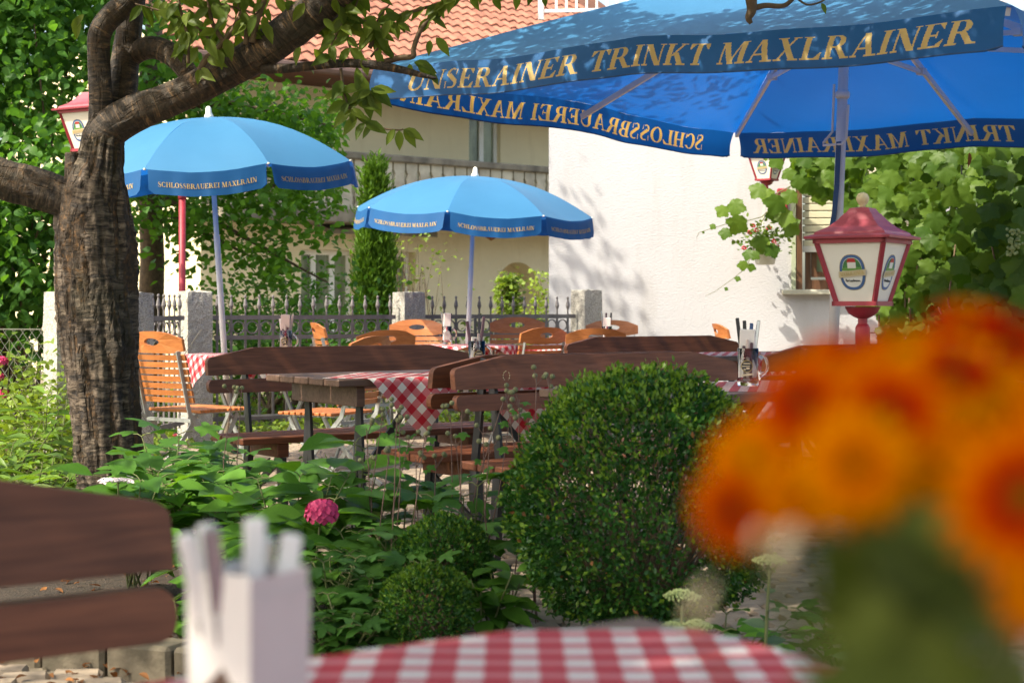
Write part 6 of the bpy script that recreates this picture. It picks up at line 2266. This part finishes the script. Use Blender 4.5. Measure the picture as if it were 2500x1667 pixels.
leafy('hydrangea', 'tall pale green hydrangea shoots right of the pink flower', 'shrub', G(865, 5.45), 5, .55, .10, 3, (.13, .20), 'oval', 'hydrangea_leaf', group=HG)
leafy('hydrangea', 'low hydrangea leaves beside the lower left bench and the kerb', 'shrub', G(455, 4.75), 5, .17, .12, 2, (.07, .11), 'oval', 'hydrangea_leaf', group=HG)
AG = 'palmate-leaved plants in the bed'
leafy('anemone', 'dark maple-like leaves in front of the left bench, tallest of their kind', 'plant', G(560, 6.0), 9, .48, .24, 2, (.15, .22), 'maple', 'palmate_leaf', group=AG, pet=.06)
leafy('anemone', 'maple-like leaves beside the cherry trunk under the slatted chair', 'plant', G(420, 6.2), 7, .52, .20, 2, (.13, .19), 'maple', 'palmate_leaf', group=AG, pet=.06)
leafy('anemone', 'lobed leaves on thin stems right of the table leg', 'plant', G(1130, 5.2), 8, .46, .15, 2, (.12, .18), 'palmate', 'palmate_leaf', group=AG, pet=.06)
leafy('anemone', 'lobed leaves between the pink flower and the box bushes', 'plant', G(960, 5.3), 8, .44, .18, 2, (.11, .16), 'palmate', 'palmate_leaf', group=AG, pet=.06)
leafy('anemone', 'dark lobed leaves low in the bed below the pink flower', 'plant', G(800, 4.75), 10, .30, .20, 3, (.08, .12), 'maple', 'palmate_leaf', group=AG, pet=.04)
leafy('anemone', 'dense lobed leaves right beside the blurred napkin mug', 'plant', G(840, 4.45), 10, .22, .19, 3, (.075, .11), 'maple', 'palmate_leaf', group=AG, pet=.03)
leafy('anemone', 'shaded lobed leaves behind the middle-sized box bush', 'plant', G(915, 5.0), 8, .33, .16, 3, (.09, .13), 'maple', 'palmate_leaf', group=AG, pet=.04)
leafy('bellflower', 'light green pointed leaves between the small and the big box bush', 'plant', G(1195, 4.65), 7, .26, .10, 3, (.08, .12), 'oval', 'hydrangea_leaf', pet=.01)
for lb_, px, Y, h, sp_, n_, sz, tp, mt in (
        ('broad leaves low in front of the hydrangea with the pink flower', 690, 4.85, .26, .20, 9, (.09, .13), 'oval', 'hydrangea_leaf'),
        ('broad leaves behind the cutlery holder at the edge of the bed', 560, 4.9, .34, .20, 9, (.10, .15), 'oval', 'hydrangea_leaf'),
        ('lobed leaves at the left of the big box bush, under the bench seat', 1040, 5.0, .34, .18, 9, (.11, .16), 'palmate', 'palmate_leaf'),
        ('lobed leaves filling the bed left of the middle-sized box bush', 905, 4.7, .28, .18, 10, (.09, .13), 'maple', 'palmate_leaf'),
        ('dark lobed leaves beside the cherry trunk at the back of the bed', 470, 6.5, .45, .22, 9, (.13, .18), 'maple', 'palmate_leaf'),
        ('lobed leaves hiding the soil right of the cutlery holder', 770, 4.5, .17, .16, 9, (.07, .10), 'maple', 'palmate_leaf'),
        ('leaves between the big box bush and the stonecrop', 1790, 4.3, .18, .16, 8, (.06, .09), 'oval', 'hydrangea_leaf'),
        ('leaves at the foot of the red lamp post', 2030, 4.6, .14, .16, 8, (.06, .09), 'palmate', 'palmate_leaf')):
    leafy('bed_plant', lb_, 'plant', G(px, Y), n_, h, sp_, 3, sz, tp, mt, group='leafy plants filling the bed', pet=.04)
# seed heads on tall thin stems
sh = thing('seed_head_stems', 'thin brownish stems with round woolly seed heads before the benches', 'plant', G(1090, 5.1))
SB = Vector(sh.location)
heads = [(895, 1045), (935, 1005), (968, 1030), (975, 995), (1000, 1070), (1038, 1060), (1065, 1120), (1100, 1010), (1112, 1070), (1128, 1000), (1180, 1040), (1225, 990), (1235, 960), (1268, 975), (1310, 915), (1340, 922), (1370, 945), (1245, 1020), (1290, 1015), (1195, 1085), (570, 945), (590, 950), (900, 1130), (1015, 1120), (950, 1110)]
m = MB()
for k, (px, py) in enumerate(heads):
    Y = 5.05 + random.uniform(-.12, .25) if px > 800 else 5.9
    tip = P(px, py, Y)
    b = G(px + random.uniform(-60, 40) * (1 if px < 1200 else 2.0), Y + .02, .05)
    md = b.lerp(tip, .6) + Vector((random.uniform(-.03, .03), 0, 0))
    m.tube([b - SB, md - SB, tip - SB], [.0022, .0018, .0014], 4)
    for j in range(random.choice((2, 3, 3))):
        e = tip + Vector((random.uniform(-.035, .035), random.uniform(-.02, .02), random.uniform(-.01, .03)))
        m.tube([tip - SB - Vector((0, 0, .03)), e - SB], [.0013, .001], 4)
        hb_ = MB()
        hb_.lathe([(.001, -.008), (.007, -.005), (.009, .001), (.006, .007), (.001, .009)], 8, tuple(e - SB))
        hb_.build('seed_head', 'seed_head', sh, True)
m.build('stems', 'purple_stem', sh)
for k in range(26):
    px, py = random.choice(heads[:20])
    p = P(px + random.uniform(-40, 40), py + random.uniform(20, 80), 5.1)
    leaf_part(sh, p - SB, (random.uniform(-1, 1), -.2, random.uniform(-.5, .4)), (0, -.6, 1), random.uniform(.03, .05), 'palmate', 'palmate_leaf')
# plants at the left edge
PG = 'peony-like plants at the left edge'
for lb_, px, Y, h, n_ in (('bright peony-like leaves in front of the tall granite post', 120, 8.0, .58, 9), ('bright peony-like leaves at the very left edge above the bench', 10, 7.6, .50, 9), ('lower peony-like leaves between the bench and the trunk', 75, 7.0, .36, 8), ('light green peony-like leaves low beside the trunk', 160, 7.4, .30, 7)):
    leafy('peony', lb_, 'plant', G(px, Y), n_, h, .30, 4, (.11, .17), 'slender', 'peony_leaf', group=PG, pet=.03)
pk_, _ = leafy('phlox', 'light green plant with bright pink flowers at the left edge before the wire fence', 'plant', G(22, 8.9), 8, .85, .25, 4, (.06, .10), 'oval', 'ivy_leaf')
for px, py in ((2, 882), (6, 962), (-8, 920)):
    flower_ball(pk_, P(px, py, 8.7) - Vector(pk_.location), .034, 24, 'pink_petal', .7, ps=.016)
n = 1800
bxs = cl_px([(-60, 1010, 190, 1160, 8.4, 9.4), (60, 960, 170, 1060, 8.9, 9.3)], (20, 8))
shrub('yellow_green_shrub', 'low sunlit yellow-green shrub at the foot of the tall granite post', 'shrub', G(90, 9.0), bxs, 2600, .36, (.025, .045), 'round', 'ivy_leaf', 10, tintmid=.8)
# stonecrop in front of the red lamp post
SG = 'stonecrop with broccoli-like flower heads'
def sedum(label, base, heads, hstem):
    t = thing('stonecrop', label, 'plant', base, group=SG)
    B = Vector(base)
    m = MB()
    for (px, py, w, Y) in heads:
        c = P(px, py, Y) - B
        b = Vector((c.x * .3, c.y * .3, 0))
        m.tube([b, b.lerp(c, .5), c - Vector((0, 0, .02))], [.006, .005, .004], 6)
        r = w / 2 * Y / F
        h = MB()
        for k in range(90):
            a = k * 2.39996; q = math.sqrt((k + .5) / 90)
            h.lathe([(.001, -.004), (.0042, 0), (.001, .0045)], 5, (c.x + r * q * math.cos(a), c.y + r * q * math.sin(a), c.z + r * .38 * (1 - q * q) + random.uniform(-.003, .003)))
        h.build('flower_head', 'sedum_flower', t)
        for k in range(5):
            a = k * 2.39996 * 1.3
            m.tube([c - Vector((0, 0, .035)), c + Vector((r * .6 * math.cos(a), r * .6 * math.sin(a), 0))], [.0025, .002], 4)
        for k in range(7):
            q = .12 + .78 * k / 7
            p = b.lerp(c, q)
            a = k * 2.4 + px
            leaf_part(t, p, (math.cos(a), math.sin(a), .35), (-math.cos(a) * .5, -math.sin(a) * .5 - .5, .8), random.uniform(.05, .08) * (1.1 - .4 * q), 'oval', 'sedum_leaf')
    m.build('stems', 'green_stem', t, True)
sedum('stonecrop with one broad flower head left of the red lamp post', G(1855, 4.05), [(1878, 1372, 82, 4.05)], .2)
sedum('stonecrop with two pale green heads in front of the red lamp post', G(2080, 3.95), [(2092, 1492, 62, 3.95), (2150, 1535, 46, 3.9)], .2)
sedum('stonecrop at the foot of the big box bush behind the checked cloth', G(1655, 3.85), [(1665, 1458, 90, 3.95), (1640, 1532, 60, 3.8), (1700, 1530, 76, 3.85)], .2)

# dead leaf hanging from the parasol hem, dry leaf at the top left
o = leaf_part(None, P(2366, 372, 10.4), (0.05, 0, -1), (.3, -1, .2), .105, 'slender', 'dead_leaf', 'dry_leaf')
tag(o, 'curled dry orange leaf hanging from the hem of the big parasol', 'leaf')

# ------------------------------------------------------------------ flower bouquet close to the camera
KQ = .46      # the bouquet stands close to the lens
BQ = P(2330, 1667, .80 * KQ); BQ.z = .752
bq = thing('flower_bouquet', 'big blurred bouquet of orange and red daisies at the lower right', 'flowers', BQ)
def daisy(px, py, Y, r_px, face, mat, mat2=None, disc_r=.22):
    Y = Y * KQ
    c = P(px, py, Y) - BQ
    r = r_px * Y / F
    f = Vector(face).normalized()
    root = bpy.data.objects.new('flower_head', None)
    COL.objects.link(root); root.parent = bq
    root.location = c
    root.rotation_euler = f.to_track_quat('Z', 'Y').to_euler()
    me1 = [cloud_mesh('petal', np.zeros((1, 3)), np.array([[1., 0, 0]]), np.array([[0, 0, 1.]]), [1.], 'oval' if 0 else 'slender', mt, [tt]) for mt, tt in ((mat, .3), (mat, .8), (mat2 or mat, .5))]
    for k in range(18):
        a = 2 * math.pi * k / 18
        e = Euler((random.uniform(-.15, .15), random.uniform(-.25, .1), a))
        link(random.choice(me1[:2]), 'petal', root, (math.cos(a) * r * .18, math.sin(a) * r * .18, .0005 * (k % 2)), e, (r * .85, r * 1.15, r * .8))
    for k in range(12):
        a = 2 * math.pi * (k + .5) / 12
        link(me1[2], 'petal', root, (math.cos(a) * r * .12, math.sin(a) * r * .12, .06 * r), Euler((0, -.35, a)), (r * .52, r * .9, r * .6))
    MB().lathe([(r * disc_r, .02 * r), (r * disc_r * .9, .10 * r), (r * disc_r * .4, .13 * r), (.0003, .125 * r)], 14).build('disc', 'flower_disc', root, True)
    s = MB()
    s.tube([c - f * .002, c.lerp(Vector((0, 0, .16)), .4) - f * .01 - Vector((0, 0, .012)), Vector((random.uniform(-.008, .008), random.uniform(-.008, .008), .13)), Vector((random.uniform(-.008, .008), random.uniform(-.008, .008), .02))], [.0012] * 4, 6)
    s.build('stem', 'bouquet_stem', bq, True)
plain('bouquet_stem', (0.07, 0.085, 0.012), (0.04, 0.05, 0.008), 20, 0.7, 0)
O_, A_, R_ = 'petal_orange', 'petal_amber', 'petal_red'
daisy(2500, 1215, .66, 215, (-.25, -1, .25), O_, R_, .30)
daisy(2170, 1010, .78, 175, (-.2, -1, .55), O_, R_, .20)
daisy(1960, 985, .82, 150, (-.45, -.8, .5), O_, R_, .24)
daisy(2330, 915, .84, 165, (0, -.7, .8), A_, R_, .24)
daisy(2090, 1135, .76, 160, (-.3, -1, .1), A_, O_, .2)
daisy(1830, 1120, .84, 130, (-.7, -.8, .2), O_, A_, .24)
daisy(1790, 1245, .84, 125, (-.5, -1, -.1), O_, R_, .34)
daisy(2300, 1150, .80, 150, (.0, -1, .2), O_, A_, .24)
daisy(2440, 985, .84, 150, (.2, -.8, .5), A_, R_, .22)
daisy(2210, 860, .90, 140, (-.2, -.6, .9), R_, O_, .3)
daisy(2480, 830, .92, 145, (.2, -.5, .9), R_, R_, .3)
daisy(2370, 780, .98, 110, (0, -.5, .9), R_, O_, .3)
daisy(2590, 1020, .80, 170, (.4, -.8, .4), O_, O_, .25)
daisy(2560, 1430, .66, 150, (.2, -1, -.1), O_, A_, .24)
daisy(1955, 1215, .80, 105, (-.3, -1, .0), A_, O_, .22)
daisy(2120, 1240, .78, 95, (-.1, -1, -.1), O_, A_, .22)
daisy(2020, 880, .90, 120, (-.4, -.5, .9), O_, R_, .26)
for k in range(34):
    px, py = random.uniform(2030, 2560), random.uniform(1330, 1700)
    if py < 1330 + (2330 - px) * .25:
        continue
    leaf_part(bq, P(px, py, random.uniform(.72, .92) * KQ) - BQ, (random.uniform(-1, 1), random.uniform(-.4, .4), random.uniform(-.4, 1)), (random.uniform(-.5, .5), -1, .4), random.uniform(.018, .032), 'oval', 'bouquet_leaf')
for k in range(14):
    a = 6.283 * k / 14
    leaf_part(bq, (.012 * math.cos(a), .012 * math.sin(a), .14), (math.cos(a), math.sin(a), random.uniform(-.2, .6)), (0, -.5, 1), random.uniform(.025, .04), 'oval', 'bouquet_leaf')
for px, py, w, h, an in ((1920, 1330, 46, 130, .35), (1710, 1470, 34, 120, .45), (2130, 1385, 40, 90, .6), (1850, 1310, 30, 60, .2)):
    Y = .80 * KQ
    c = P(px, py, Y) - BQ
    m = MB()
    d = Vector((math.sin(an), 0, math.cos(an)))
    hh = h * Y / F / 2; rr = w * Y / F / 2
    m.tube([c - d * hh, c - d * hh * .5, c, c + d * hh * .6, c + d * hh], [rr * .4, rr * .9, rr, rr * .75, rr * .2], 10)
    m.build('bud', 'cream_bud', bq, True)
    MB().tube([c - d * hh, (c - d * hh).lerp(Vector((0, 0, .15)), .5) - Vector((0, 0, .01)), Vector((0, 0, .13))], [.0006, .0007, .0008], 5).build('stem', 'bouquet_stem', bq)
MB().lathe([(.030, 0), (.034, .003), (.036, .03), (.028, .08), (.028, .140), (.026, .140), (.025, .08), (.032, .03), (.001, .008)], 24).build('vase', 'mug_glass', bq, True)
